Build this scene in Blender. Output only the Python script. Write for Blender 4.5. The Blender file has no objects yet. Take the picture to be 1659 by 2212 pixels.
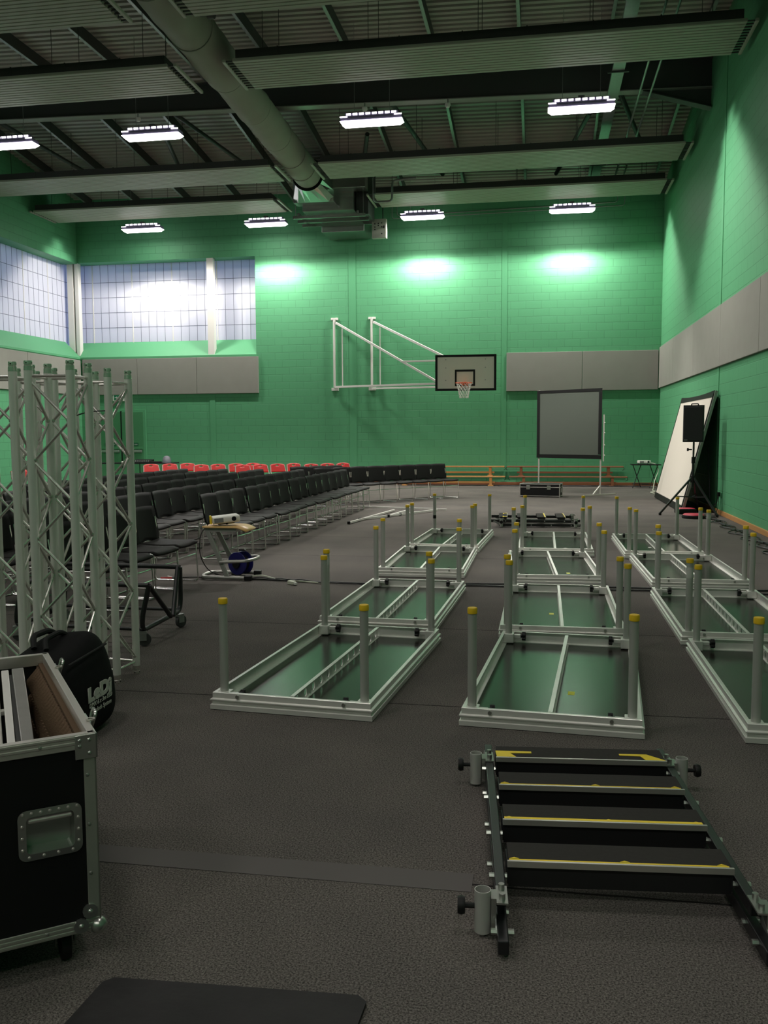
import bpy, math, random
from mathutils import Vector, Matrix
from math import sin, cos, pi, radians
random.seed(7)
S = bpy.context.scene
COL = S.collection
PI = math.pi

# ------------------------------------------------------------------ materials
def nodes(m):
    m.use_nodes = True
    return m.node_tree.nodes, m.node_tree.links

def mat(name, col, rough=0.5, metal=0.0, spec=0.5, noise=0.0, nscale=8.0, bump=0.0, bscale=60.0, stretch=None, aniso=0.0, coat=0.0):
    m = bpy.data.materials.new(name)
    N, L = nodes(m)
    b = N['Principled BSDF']
    b.inputs['Base Color'].default_value = (*col, 1)
    b.inputs['Roughness'].default_value = rough
    b.inputs['Metallic'].default_value = metal
    b.inputs['Specular IOR Level'].default_value = spec
    if coat: b.inputs['Coat Weight'].default_value = coat
    if noise or bump:
        tc = N.new('ShaderNodeTexCoord')
        mp = N.new('ShaderNodeMapping')
        if stretch: mp.inputs['Scale'].default_value = stretch
        L.new(tc.outputs['Object'], mp.inputs['Vector'])
    if noise:
        n = N.new('ShaderNodeTexNoise'); n.inputs['Scale'].default_value = nscale; n.inputs['Detail'].default_value = 4
        L.new(mp.outputs[0], n.inputs['Vector'])
        mx = N.new('ShaderNodeMix'); mx.data_type = 'RGBA'
        mx.inputs[6].default_value = (*[c * (1 - noise) for c in col], 1)
        mx.inputs[7].default_value = (*[min(1, c * (1 + noise)) for c in col], 1)
        L.new(n.outputs['Fac'], mx.inputs[0]); L.new(mx.outputs[2], b.inputs['Base Color'])
    if bump:
        n = N.new('ShaderNodeTexNoise'); n.inputs['Scale'].default_value = bscale; n.inputs['Detail'].default_value = 3
        L.new(mp.outputs[0], n.inputs['Vector'])
        bp = N.new('ShaderNodeBump'); bp.inputs['Strength'].default_value = bump; bp.inputs['Distance'].default_value = 0.01
        L.new(n.outputs['Fac'], bp.inputs['Height']); L.new(bp.outputs[0], b.inputs['Normal'])
    return m

def emit(name, col, strength):
    m = bpy.data.materials.new(name); N, L = nodes(m)
    b = N['Principled BSDF']
    b.inputs['Base Color'].default_value = (*col, 1)
    b.inputs['Emission Color'].default_value = (*col, 1)
    b.inputs['Emission Strength'].default_value = strength
    return m

GREEN = (0.094, 0.328, 0.160)
def block_wall(name, axis):
    """painted blockwork: the courses only show as relief in the joints"""
    m = bpy.data.materials.new(name); N, L = nodes(m)
    b = N['Principled BSDF']; b.inputs['Roughness'].default_value = 0.55; b.inputs['Specular IOR Level'].default_value = 0.35
    tc = N.new('ShaderNodeTexCoord'); sp = N.new('ShaderNodeSeparateXYZ'); cb = N.new('ShaderNodeCombineXYZ')
    L.new(tc.outputs['Object'], sp.inputs[0]); L.new(sp.outputs[axis], cb.inputs[0]); L.new(sp.outputs['Z'], cb.inputs[1])
    br = N.new('ShaderNodeTexBrick'); br.inputs['Scale'].default_value = 1.0
    br.inputs['Brick Width'].default_value = 0.45; br.inputs['Row Height'].default_value = 0.225
    br.inputs['Mortar Size'].default_value = 0.008; br.inputs['Mortar Smooth'].default_value = 0.3
    br.inputs['Color1'].default_value = (*GREEN, 1); br.inputs['Color2'].default_value = (*[c * 1.025 for c in GREEN], 1)
    br.inputs['Mortar'].default_value = (*[c * 0.88 for c in GREEN], 1)
    L.new(cb.outputs[0], br.inputs['Vector'])
    L.new(br.outputs['Color'], b.inputs['Base Color'])
    bp = N.new('ShaderNodeBump'); bp.invert = True; bp.inputs['Strength'].default_value = 0.7; bp.inputs['Distance'].default_value = 0.014
    n = N.new('ShaderNodeTexNoise'); n.inputs['Scale'].default_value = 40; n.inputs['Detail'].default_value = 2
    L.new(tc.outputs['Object'], n.inputs['Vector'])
    ad = N.new('ShaderNodeMath'); ad.operation = 'MULTIPLY_ADD'; ad.inputs[1].default_value = 0.10
    L.new(n.outputs['Fac'], ad.inputs[0]); L.new(br.outputs['Fac'], ad.inputs[2])
    L.new(ad.outputs[0], bp.inputs['Height']); L.new(bp.outputs[0], b.inputs['Normal'])
    return m

def carpet():
    m = bpy.data.materials.new('carpet'); N, L = nodes(m)
    b = N['Principled BSDF']; b.inputs['Roughness'].default_value = 0.95; b.inputs['Specular IOR Level'].default_value = 0.1
    tc = N.new('ShaderNodeTexCoord')
    n1 = N.new('ShaderNodeTexNoise'); n1.inputs['Scale'].default_value = 150; n1.inputs['Detail'].default_value = 5; n1.inputs['Roughness'].default_value = 0.85
    n2 = N.new('ShaderNodeTexNoise'); n2.inputs['Scale'].default_value = 1.3; n2.inputs['Detail'].default_value = 5
    L.new(tc.outputs['Object'], n1.inputs['Vector']); L.new(tc.outputs['Object'], n2.inputs['Vector'])
    cr = N.new('ShaderNodeValToRGB'); e = cr.color_ramp.elements
    e[0].position = 0.40; e[0].color = (0.0245, 0.0225, 0.021, 1)
    e[1].position = 0.62; e[1].color = (0.230, 0.210, 0.194, 1)
    L.new(n1.outputs['Fac'], cr.inputs[0])
    # worn / dusty patches
    c2 = N.new('ShaderNodeValToRGB'); e = c2.color_ramp.elements
    e[0].position = 0.3; e[0].color = (0.82, 0.82, 0.82, 1); e[1].position = 0.75; e[1].color = (1.12, 1.10, 1.06, 1)
    L.new(n2.outputs['Fac'], c2.inputs[0])
    mx = N.new('ShaderNodeMix'); mx.data_type = 'RGBA'; mx.blend_type = 'MULTIPLY'; mx.inputs[0].default_value = 1
    L.new(cr.outputs[0], mx.inputs[6]); L.new(c2.outputs[0], mx.inputs[7])
    # joints between the 2.05 m carpet widths
    sp = N.new('ShaderNodeSeparateXYZ'); L.new(tc.outputs['Object'], sp.inputs[0])
    wob = N.new('ShaderNodeMath'); wob.operation = 'MULTIPLY_ADD'; wob.inputs[1].default_value = 0.03
    L.new(n2.outputs['Fac'], wob.inputs[0]); L.new(sp.outputs['Y'], wob.inputs[2])
    a = N.new('ShaderNodeMath'); a.operation = 'ADD'; a.inputs[1].default_value = 50 * 2.06 - 3.07
    L.new(wob.outputs[0], a.inputs[0])
    mo = N.new('ShaderNodeMath'); mo.operation = 'MODULO'; mo.inputs[1].default_value = 2.06; L.new(a.outputs[0], mo.inputs[0])
    lt = N.new('ShaderNodeMath'); lt.operation = 'LESS_THAN'; lt.inputs[1].default_value = 0.012; L.new(mo.outputs[0], lt.inputs[0])
    m2 = N.new('ShaderNodeMix'); m2.data_type = 'RGBA'; L.new(lt.outputs[0], m2.inputs[0])
    L.new(mx.outputs[2], m2.inputs[6]); m2.inputs[7].default_value = (0.022, 0.019, 0.019, 1)
    L.new(m2.outputs[2], b.inputs['Base Color'])
    bp = N.new('ShaderNodeBump'); bp.inputs['Strength'].default_value = 0.25; bp.inputs['Distance'].default_value = 0.003
    L.new(n1.outputs['Fac'], bp.inputs['Height']); L.new(bp.outputs[0], b.inputs['Normal'])
    return m

def glazing():
    """translucent twin-wall panel: lets the dusk sky glow through, white to the lamps"""
    m = bpy.data.materials.new('translucent_panel'); N, L = nodes(m)
    N.remove(N['Principled BSDF'])
    d = N.new('ShaderNodeBsdfDiffuse'); d.inputs[0].default_value = (0.80, 0.78, 0.80, 1)
    t = N.new('ShaderNodeBsdfTranslucent'); t.inputs[0].default_value = (0.80, 0.82, 0.88, 1)
    mx = N.new('ShaderNodeMixShader'); mx.inputs[0].default_value = 0.42
    L.new(d.outputs[0], mx.inputs[1]); L.new(t.outputs[0], mx.inputs[2])
    L.new(mx.outputs[0], N['Material Output'].inputs['Surface'])
    return m

M = {}
M['wall_x'] = block_wall('green_blockwork_back', 'X')
M['wall_y'] = block_wall('green_blockwork_side', 'Y')
M['green'] = mat('green_paint', GREEN, 0.5, spec=0.35)
M['green_door'] = mat('green_door_paint', (0.066, 0.235, 0.105), 0.5, spec=0.3)
M['carpet'] = carpet()
M['glazing'] = glazing()
M['glazebar'] = mat('glazing_bar_grey', (0.16, 0.17, 0.21), 0.6)
M['white_steel'] = mat('white_painted_steel', (0.72, 0.70, 0.66), 0.45)
M['panel_grey'] = mat('acoustic_grey_fabric', (0.27, 0.268, 0.238), 0.95, spec=0.1, noise=0.06, nscale=3, bump=0.15, bscale=500)
M['roof'] = mat('roof_deck_steel', (0.38, 0.355, 0.31), 0.5, metal=0.15)
M['dark_steel'] = mat('dark_grey_steel', (0.060, 0.063, 0.060), 0.55, metal=0.2)
M['galv'] = mat('galvanised_steel', (0.34, 0.35, 0.335), 0.42, metal=0.75, noise=0.15, nscale=14)
M['galv_sheet'] = mat('bright_galvanised_sheet', (0.46, 0.47, 0.45), 0.24, metal=0.9, noise=0.12, nscale=9)
M['radiant'] = mat('radiant_panel_white', (0.36, 0.365, 0.29), 0.5)
M['insul'] = mat('dark_insulation', (0.045, 0.043, 0.040), 0.8)
M['duct'] = mat('duct_fabric', (0.33, 0.335, 0.28), 0.8, spec=0.2, bump=0.3, bscale=4)
M['fixture'] = mat('fixture_purple_grey', (0.16, 0.14, 0.24), 0.4)
M['lens'] = emit('lamp_diffuser', (1.0, 0.97, 0.93), 9.0)
M['slot'] = emit('lamp_slot', (1.0, 0.96, 0.96), 3.0)
M['alu'] = mat('aluminium', (0.66, 0.655, 0.62), 0.30, metal=0.92, noise=0.10, nscale=6, stretch=(1, 1, 12))
M['alu_rail'] = mat('aluminium_rail', (0.88, 0.86, 0.82), 0.34, metal=0.5, noise=0.08, nscale=9)
M['alu_dull'] = mat('aluminium_truss', (0.86, 0.85, 0.80), 0.38, metal=0.4, noise=0.14, nscale=10, stretch=(3, 3, 0.4))
M['alu_brace'] = mat('aluminium_brace', (0.80, 0.78, 0.73), 0.26, metal=0.85)
M['leg'] = mat('galvanised_leg', (0.52, 0.52, 0.485), 0.44, metal=0.42, noise=0.14, nscale=7, stretch=(1, 1, 0.4))
M['yellow'] = mat('yellow_plastic', (0.85, 0.53, 0.012), 0.45)
M['yellow_tape'] = mat('yellow_tape', (0.86, 0.64, 0.02), 0.5, noise=0.12, nscale=25)
M['sticker'] = mat('yellow_sticker', (0.72, 0.74, 0.03), 0.5)
M['white_sticker'] = mat('white_sticker', (0.62, 0.62, 0.58), 0.5)
M['ply'] = mat('phenolic_ply', (0.016, 0.014, 0.0105), 0.22, spec=0.36, noise=0.12, nscale=2.5, bump=0.03, bscale=90)
M['black'] = mat('black_plastic', (0.009, 0.009, 0.009), 0.5, spec=0.25)
M['black_steel'] = mat('black_powder_coat', (0.012, 0.012, 0.013), 0.35)
M['black_ply'] = mat('black_laminate', (0.006, 0.006, 0.006), 0.55, spec=0.25)
M['tread'] = mat('ribbed_black_tread', (0.030, 0.027, 0.025), 0.8, spec=0.2, noise=0.2, nscale=60)
M['chair'] = mat('black_chair_plastic', (0.0105, 0.0106, 0.0100), 0.65, spec=0.14, bump=0.05, bscale=700)
M['seat'] = mat('charcoal_seat_plastic', (0.0135, 0.0125, 0.0115), 0.65, spec=0.15)
M['chrome'] = mat('chrome', (0.85, 0.84, 0.81), 0.24, metal=1.0)
M['red'] = mat('red_plastic', (0.52, 0.022, 0.022), 0.45)
M['white_tube'] = mat('pale_grey_tube', (0.50, 0.48, 0.44), 0.4, metal=0.3)
M['silver_tube'] = mat('silver_painted_tube', (0.34, 0.335, 0.31), 0.4, metal=0.5)
M['board'] = mat('white_backboard', (0.82, 0.80, 0.70), 0.4)
M['orange'] = mat('orange_rim', (0.62, 0.10, 0.03), 0.4)
M['net'] = mat('white_net', (0.65, 0.64, 0.58), 0.8)
M['wood'] = mat('varnished_pine', (0.46, 0.22, 0.065), 0.42, noise=0.25, nscale=5, stretch=(0.5, 8, 8))
M['wood_dark'] = mat('worn_red_wood', (0.23, 0.085, 0.035), 0.45, noise=0.25, nscale=5, stretch=(0.5, 8, 8))
M['skirting'] = mat('varnished_skirting', (0.50, 0.25, 0.09), 0.45, noise=0.2, nscale=4, stretch=(8, 0.5, 8))
M['beech'] = mat('beech_ply', (0.62, 0.38, 0.14), 0.4, noise=0.12, nscale=4, stretch=(1, 9, 9))
M['screen_rear'] = mat('grey_projection_fabric', (0.090, 0.104, 0.087), 0.75, spec=0.2)
M['screen_white'] = mat('white_projection_fabric', (0.70, 0.64, 0.56), 0.85, spec=0.1)
M['speaker'] = mat('black_speaker', (0.010, 0.010, 0.011), 0.5)
M['grille'] = mat('speaker_grille', (0.008, 0.008, 0.008), 0.6, bump=0.2, bscale=800)
M['red_case'] = mat('red_bag', (0.50, 0.03, 0.06), 0.5)
M['projector'] = mat('white_projector_plastic', (0.72, 0.70, 0.64), 0.38)
M['lens_glass'] = mat('dark_lens', (0.008, 0.008, 0.010), 0.1)
M['reel'] = mat('blue_reel_plastic', (0.010, 0.010, 0.105), 0.35)
M['cable'] = mat('black_cable', (0.010, 0.010, 0.010), 0.5)
M['cable_white'] = mat('white_cable', (0.55, 0.58, 0.46), 0.5)
M['foam'] = mat('brown_eggcrate_foam', (0.105, 0.070, 0.045), 0.95, spec=0.05, bump=0.3, bscale=150)
M['case_alu'] = mat('case_extrusion', (0.52, 0.53, 0.47), 0.38, metal=0.8, noise=0.1, nscale=10)
M['case_top'] = mat('case_top_extrusion', (0.66, 0.62, 0.58), 0.35, metal=0.8)
M['butterfly'] = mat('zinc_hardware', (0.45, 0.46, 0.43), 0.28, metal=0.9)
M['rubber'] = mat('grey_rubber', (0.05, 0.05, 0.05), 0.6)
M['wheel_grey'] = mat('grey_caster', (0.20, 0.20, 0.19), 0.5)
M['bag'] = mat('black_nylon', (0.007, 0.007, 0.0075), 0.75, spec=0.12, bump=0.5, bscale=7)
M['bag_trim'] = mat('black_webbing', (0.006, 0.006, 0.006), 0.8)
M['print'] = mat('white_print', (0.60, 0.60, 0.54), 0.7)
M['mat'] = mat('worn_black_rubber', (0.017, 0.015, 0.0155), 0.62, spec=0.3, noise=0.75, nscale=5, bump=0.2, bscale=20)
M['tape'] = mat('grey_carpet_tape', (0.118, 0.107, 0.103), 0.8, spec=0.2)
M['sign_green'] = mat('sign_green', (0.0, 0.16, 0.06), 0.5)
M['door_sign'] = mat('door_sign_green', (0.010, 0.10, 0.045), 0.5)
M['box_grey'] = mat('control_box_grey', (0.42, 0.42, 0.37), 0.5)
M['laptop'] = mat('grey_electronics', (0.12, 0.12, 0.14), 0.5)

# ------------------------------------------------------------------ geometry
def R3(rx=0, ry=0, rz=0):
    return (Matrix.Rotation(rz, 3, 'Z') @ Matrix.Rotation(ry, 3, 'Y') @ Matrix.Rotation(rx, 3, 'X'))

class MB:
    def __init__(s): s.v = []; s.f = []; s.sm = []
    def add(s, vs, fs, smooth=False):
        o = len(s.v); s.v += [tuple(v) for v in vs]
        for f in fs: s.f.append(tuple(i + o for i in f)); s.sm.append(smooth)
        return s
    def box(s, x, y, z, sx, sy, sz, rot=None):
        c = Vector((x, y, z)); hx, hy, hz = sx / 2, sy / 2, sz / 2
        vs = [Vector((a * hx, b * hy, d * hz)) for d in (-1, 1) for b in (-1, 1) for a in (-1, 1)]
        if rot: vs = [rot @ v for v in vs]
        return s.add([c + v for v in vs], [(0, 2, 3, 1), (4, 5, 7, 6), (0, 1, 5, 4), (2, 6, 7, 3), (0, 4, 6, 2), (1, 3, 7, 5)])
    def bx(s, x0, x1, y0, y1, z0, z1):
        return s.box((x0 + x1) / 2, (y0 + y1) / 2, (z0 + z1) / 2, abs(x1 - x0), abs(y1 - y0), abs(z1 - z0))
    def bar(s, p, q, w, h, up=(0, 0, 1)):
        p = Vector(p); q = Vector(q); d = (q - p).normalized(); up = Vector(up)
        if abs(d.dot(up)) > 0.99: up = Vector((1, 0, 0))
        a = d.cross(up).normalized(); b = a.cross(d)
        vs = [e + a * (i * w / 2) + b * (j * h / 2) for e in (p, q) for i, j in ((-1, -1), (1, -1), (1, 1), (-1, 1))]
        return s.add(vs, [(0, 1, 2, 3), (7, 6, 5, 4), (0, 4, 5, 1), (1, 5, 6, 2), (2, 6, 7, 3), (3, 7, 4, 0)])
    def tube(s, pts, r, n=8, closed=False, caps=True):
        pts = [Vector(p) for p in pts]; N = len(pts)
        rs = r if isinstance(r, (list, tuple)) else [r] * N
        prev = None; rings = []
        for i in range(N):
            if closed: t = (pts[(i + 1) % N] - pts[i - 1])
            else: t = pts[min(i + 1, N - 1)] - pts[max(i - 1, 0)]
            t.normalize()
            if prev is None:
                u = Vector((0, 0, 1)) if abs(t.z) < 0.9 else Vector((1, 0, 0))
                a = t.cross(u).normalized()
            else:
                a = prev - t * prev.dot(t)
                if a.length < 1e-6: a = t.orthogonal()
                a.normalize()
            prev = a; b = t.cross(a)
            rings.append([pts[i] + (a * cos(2 * PI * k / n) + b * sin(2 * PI * k / n)) * rs[i] for k in range(n)])
        vs = [v for rg in rings for v in rg]; fs = []
        for i in range(N if closed else N - 1):
            j = (i + 1) % N
            for k in range(n):
                l = (k + 1) % n; fs.append((i * n + k, i * n + l, j * n + l, j * n + k))
        s.add(vs, fs, True)
        if caps and not closed:
            s.add(rings[0], [tuple(range(n - 1, -1, -1))]); s.add(rings[-1], [tuple(range(n))])
        return s
    def cyl(s, p, q, r, n=16, r2=None):
        return s.tube([p, q], [r, r if r2 is None else r2], n)
    def lathe(s, prof, n=16, o=(0, 0, 0), axis='Z'):
        vs = []; fs = []
        for r, z in prof:
            for k in range(n):
                a = 2 * PI * k / n; x, y = r * cos(a), r * sin(a)
                p = {'Z': (x, y, z), 'X': (z, x, y), 'Y': (y, z, x)}[axis]
                vs.append((p[0] + o[0], p[1] + o[1], p[2] + o[2]))
        for i in range(len(prof) - 1):
            for k in range(n):
                l = (k + 1) % n; fs.append((i * n + k, i * n + l, (i + 1) * n + l, (i + 1) * n + k))
        return s.add(vs, fs, True)
    def prism(s, poly, axis, a0, a1, smooth=False):
        n = len(poly)
        def P(u, w, a): return {'X': (a, u, w), 'Y': (u, a, w), 'Z': (u, w, a)}[axis]
        vs = [P(u, w, a0) for u, w in poly] + [P(u, w, a1) for u, w in poly]
        fs = [(i, (i + 1) % n, n + (i + 1) % n, n + i) for i in range(n)]
        s.add(vs, fs, smooth)
        return s.add(vs, [tuple(range(n - 1, -1, -1)), tuple(range(n, 2 * n))])
    def surf(s, fn, nu, nv, hole=None, smooth=True):
        vs = [fn(i / nu, j / nv) for j in range(nv + 1) for i in range(nu + 1)]; fs = []
        for j in range(nv):
            for i in range(nu):
                if hole and hole(i, j): continue
                a = j * (nu + 1) + i; fs.append((a, a + 1, a + nu + 2, a + nu + 1))
        return s.add(vs, fs, smooth)
    def build(s, name, m, parent=None, bevel=0, solid=0, sub=0):
        me = bpy.data.meshes.new(name); me.from_pydata(s.v, [], s.f)
        me.polygons.foreach_set('use_smooth', s.sm); me.materials.append(M[m] if isinstance(m, str) else m); me.update()
        import bmesh
        bm = bmesh.new(); bm.from_mesh(me); bmesh.ops.recalc_face_normals(bm, faces=bm.faces); bm.to_mesh(me); bm.free()
        if any(s.sm): me.set_sharp_from_angle(angle=radians(38))
        o = bpy.data.objects.new(name, me); COL.objects.link(o)
        if parent: o.parent = parent
        if solid: d = o.modifiers.new('t', 'SOLIDIFY'); d.thickness = solid; d.offset = 0
        if bevel: d = o.modifiers.new('b', 'BEVEL'); d.width = bevel; d.segments = 2; d.limit_method = 'ANGLE'
        if sub: d = o.modifiers.new('s', 'SUBSURF'); d.levels = sub; d.render_levels = sub
        return o

def split(mb, name, m, parent, **k):
    """every loose piece of mb becomes a part of its own"""
    par = list(range(len(mb.v)))
    def find(i):
        while par[i] != i: par[i] = par[par[i]]; i = par[i]
        return i
    for f in mb.f:
        for j in f[1:]: par[find(j)] = find(f[0])
    # weld coincident vertices so that caps stay with their tubes
    seen = {}
    for i, v in enumerate(mb.v):
        q = tuple(round(c, 6) for c in v)
        if q in seen: par[find(i)] = find(seen[q])
        else: seen[q] = i
    grp = {}
    for f, sm in zip(mb.f, mb.sm): grp.setdefault(find(f[0]), []).append((f, sm))
    for fs in grp.values():
        ids = sorted({i for f, _ in fs for i in f}); mp = {i: k_ for k_, i in enumerate(ids)}
        b_ = MB(); b_.v = [mb.v[i] for i in ids]; b_.f = [tuple(mp[i] for i in f) for f, _ in fs]; b_.sm = [x for _, x in fs]
        b_.build(name, m, parent, **k)

def fil(pts, r, n=5, closed=False):
    """polyline with rounded corners"""
    pts = [Vector(p) for p in pts]; out = []; N = len(pts)
    for i, p in enumerate(pts):
        if not closed and i in (0, N - 1): out.append(p); continue
        a = (pts[i - 1] - p); b = (pts[(i + 1) % N] - p)
        d = min(r, a.length * .48, b.length * .48)
        A = p + a.normalized() * d; B = p + b.normalized() * d
        for k in range(n + 1):
            t = k / n; out.append(A * (1 - t) ** 2 + p * 2 * t * (1 - t) + B * t * t)
    return out

def tag(o, label=None, cat=None, group=None, kind=None):
    if label: o['label'] = label
    if cat: o['category'] = cat
    if group: o['group'] = group
    if kind: o['kind'] = kind
    return o
def thing(name, label, cat, loc=(0, 0, 0), rz=0, group=None):
    o = bpy.data.objects.new(name, None); COL.objects.link(o); o.empty_display_size = 0.1
    o.location = loc; o.rotation_euler = (0, 0, rz)
    return tag(o, label, cat, group)
def dup(o, parent=None):
    c = o.copy(); COL.objects.link(c)
    if parent: c.parent = parent
    for ch in o.children: dup(ch, c)
    return c
def place(proto, first, loc, rz, label, group=None):
    o = proto if first else dup(proto)
    o.location = loc; o.rotation_euler = (0, 0, rz); tag(o, label, None, group)
    return o
def struct(name, mb, m, bevel=0, label=None):
    o = mb.build(name, m, None, bevel); o['kind'] = 'structure'
    if label: o['label'] = label
    return o
def text(name, body, size, m, parent, loc, rot, extrude=0.0008, align='CENTER', sx=1.0, shear=0.0, bold=0.0):
    cu = bpy.data.curves.new(name, 'FONT'); cu.body = body; cu.size = size; cu.extrude = extrude; cu.align_x = align
    cu.shear = shear; cu.offset = bold
    t = bpy.data.objects.new(name, cu); COL.objects.link(t)
    dg = bpy.context.evaluated_depsgraph_get(); me = bpy.data.meshes.new_from_object(t.evaluated_get(dg))
    bpy.data.objects.remove(t)
    me.materials.clear(); me.materials.append(M[m])
    o = bpy.data.objects.new(name, me); COL.objects.link(o); o.parent = parent
    o.location = loc; o.rotation_euler = rot; o.scale = (sx, 1, 1)
    return o
ORD = ['first', 'second', 'third', 'fourth', 'fifth', 'sixth', 'seventh', 'eighth', 'ninth', 'tenth', 'eleventh', 'twelfth',
       'thirteenth', 'fourteenth', 'fifteenth', 'sixteenth', 'seventeenth', 'eighteenth', 'nineteenth', 'twentieth',
       'twenty-first', 'twenty-second', 'twenty-third', 'twenty-fourth']

# ------------------------------------------------------------------ room shell
XL, XR, YB, YF = -14.6, 3.4, 27.1, -6.0
XGL, YGL = -15.1, 27.6                    # glazing planes of the recessed windows
ZT = 10.4
def zr(x, y=18.0): return 9.62 - 0.02 * (x + 5.6) - .12 * max(0.0, y - 20.0)  # underside of the roof deck, falling to the right

struct('floor', MB().bx(XL - .6, XR + .4, YF - .4, YB + .6, -0.2, 0), 'carpet')
b = MB()
b.bx(XL - .6, XR + .4, YB, YB + .65, 0, 3.98)
b.bx(-8.70, XR + .4, YB, YB + .65, 3.98, 7.0)
b.bx(XL - .6, XR + .4, YB, YB + .65, 7.0, ZT)
struct('wall_back', b, 'wall_x')
struct('wall_right', MB().bx(XR, XR + .4, YF - .4, YB, 0, ZT), 'wall_y')
b = MB()
b.bx(XL - .65, XL, YF - .4, YB, 0, 3.98)
b.bx(XL - .65, XL, YF - .4, YB, 6.97, ZT)
b.bx(XL - .65, XL, YF - .4, 14.0, 3.98, 6.97)
struct('wall_left', b, 'wall_y')
struct('wall_front', MB().bx(XL - .6, XR + .4, YF - .4, YF, 0, ZT), 'wall_x')
# corrugated roof deck, ribs running across the hall
prof = []; y = YF - .4; P = 0.20
while y < YB + .6:
    prof += [(y, 0.0), (y + .10, 0.0), (y + .125, .06), (y + .175, .06)]; y += P
vs = []; fs = []
for (yy, dz) in prof:
    vs += [(XL - .6, yy, zr(XL - .6, yy) + dz), (XR + .4, yy, zr(XR + .4, yy) + dz)]
for i in range(len(prof) - 1): fs.append((2 * i, 2 * i + 1, 2 * i + 3, 2 * i + 2))
b = MB().add(vs, fs); b.bx(XL - .6, XR + .4, YF - .4, YB + .6, 10.3, 10.5)
struct('ceiling', b, 'roof')
# flush pilasters / movement joints in the blockwork
tn = 1
for (xa, xb) in ((-10.25, -10.07), (-5.76, -5.54), (-1.15, -1.0)):
    z1 = 2.8 if xa < -9 else 9.4
    z0 = 0.1
    struct('trim_%d' % tn, MB().bx(xa, xb, YB - .012, YB, z0, z1), 'green'); tn += 1
for ya in (9.2, 18.35):
    struct('trim_%d' % tn, MB().bx(XR - .012, XR, ya, ya + .18, 0.1, 9.3), 'green'); tn += 1
# sloping sills under the windows
b = MB().prism([(YB - .02, 3.96), (YB + .5, 3.96), (YB + .5, 4.53), (YB - .02, 4.02)], 'X', XL - .5, -8.70)
struct('trim_%d' % tn, b, 'green'); tn += 1
b = MB().prism([(XL + .02, 3.96), (XL - .5, 3.96), (XL - .5, 4.53), (XL + .02, 4.02)], 'Y', 14.0, YB + .02)
struct('trim_%d' % tn, b, 'green'); tn += 1
# windows: translucent sheet with a close grid of bars
def window(name, axis, a0, a1, plane, step=0.272, major=5):
    def bx_(mb, u0, u1, d0, d1, z0, z1):
        return mb.bx(u0, u1, plane + d0, plane + d1, z0, z1) if axis == 'X' else mb.bx(plane - d1, plane - d0, u0, u1, z0, z1)
    o = struct(name, bx_(MB(), a0, a1, 0.0, .03, 4.45, 7.05), 'glazing')
    g = MB(); k = 0; u = a1 - .06
    while u > a0 + .02:
        if k % major: bx_(g, u - .006, u + .006, -.004, .0, 4.5, 7.05)
        u -= step; k += 1
    for z in (5.0, 5.48, 5.96, 6.44): bx_(g, a0, a1, -.004, .0, z - .007, z + .007)
    g.build('glazing_bars', 'glazebar', o)
    g = MB(); k = 0; u = a1 - .06
    while u > a0 + .02:
        if k % major == 0: bx_(g, u - .016, u + .016, -.012, .0, 4.5, 7.05)
        u -= step; k += 1
    g.build('glazing_mullions', 'white_steel', o)
    return o
window('window_1', 'X', XL - .46, -10.2, YGL)
window('window_2', 'X', -10.2, -8.70, YGL)
window('window_3', 'Y', 14.0, YB + .5, XGL)
# white columns that stand in the window recess
o = MB().bx(-10.27, -10.06, YB + .0, YB + .2, 3.99, 7.0).build('steel_column', 'white_steel', None, .008)
tag(o, 'white steel column dividing the back wall windows', 'column')
b = MB().bx(-14.98, -14.78, 27.14, 27.34, 4.05, 7.0); b.bx(-14.72, -14.60, 27.14, 27.34, 4.05, 7.0); b.bx(-14.78, -14.72, 27.22, 27.26, 4.05, 7.0)
tag(b.build('steel_column', 'white_steel', None, .006), 'white steel column in the corner between the two walls of windows', 'column')
# skirtings
struct('baseboard_right', MB().bx(XR - .03, XR, 6, YB, 0, .09), 'skirting', .006)
b = MB().bx(-12.35, XR - .03, YB - .025, YB, 0, .09); struct('baseboard_back', b, 'wood_dark', .006)

# double fire door on the back wall
d = struct('door_1', MB().bx(-14.06, -12.40, YB - .03, YB + .02, 0, 2.34), 'green', .004)
for (xa, xb) in ((-13.98, -13.25), (-13.21, -12.48)):
    lf = MB().bx(xa, xb, YB - .05, YB - .028, .02, 2.27).build('door_leaf', 'green_door', d, .003)
    pb = MB().bx(xa + .06, xb - .06, YB - .10, YB - .05, .98, 1.06).build('push_bar', 'galv', lf, .01)
    bb = MB().bx(xa + .02, xb - .02, YB - .075, YB - .052, 1.08, 1.15).build('bar_housing', 'green_door', lf, .004)
    sg = MB().bx((xa + xb) / 2 - .19, (xa + xb) / 2 + .19, YB - .055, YB - .049, 1.19, 1.29).build('push_sign', 'door_sign', lf)
    text('sign_lettering', 'Push bar to open', .045, 'white_sticker', sg, ((xa + xb) / 2, YB - .056, 1.225), (PI / 2, 0, 0))
MB().bx(-13.25, -13.21, YB - .055, YB - .03, 0, 2.3).build('door_astragal', 'black', d)
e = thing('exit_sign', 'small white exit sign with green pictogram above the double door', 'sign', (-13.3, YB, 2.62))
MB().bx(-.19, .19, -.05, 0, 0, .22).build('sign_box', 'white_steel', e, .006)
MB().bx(-.15, .15, -.054, -.049, .03, .19).build('sign_face', 'sign_green', e)
b = MB().bx(.04, .12, -.057, -.053, .045, .17)
b.prism([(-.12, .10), (-.06, .10), (-.06, .07), (-.02, .11), (-.06, .15), (-.06, .12), (-.12, .12)], 'Y', -.057, -.053)
b.build('pictogram', 'white_sticker', e)

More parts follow.
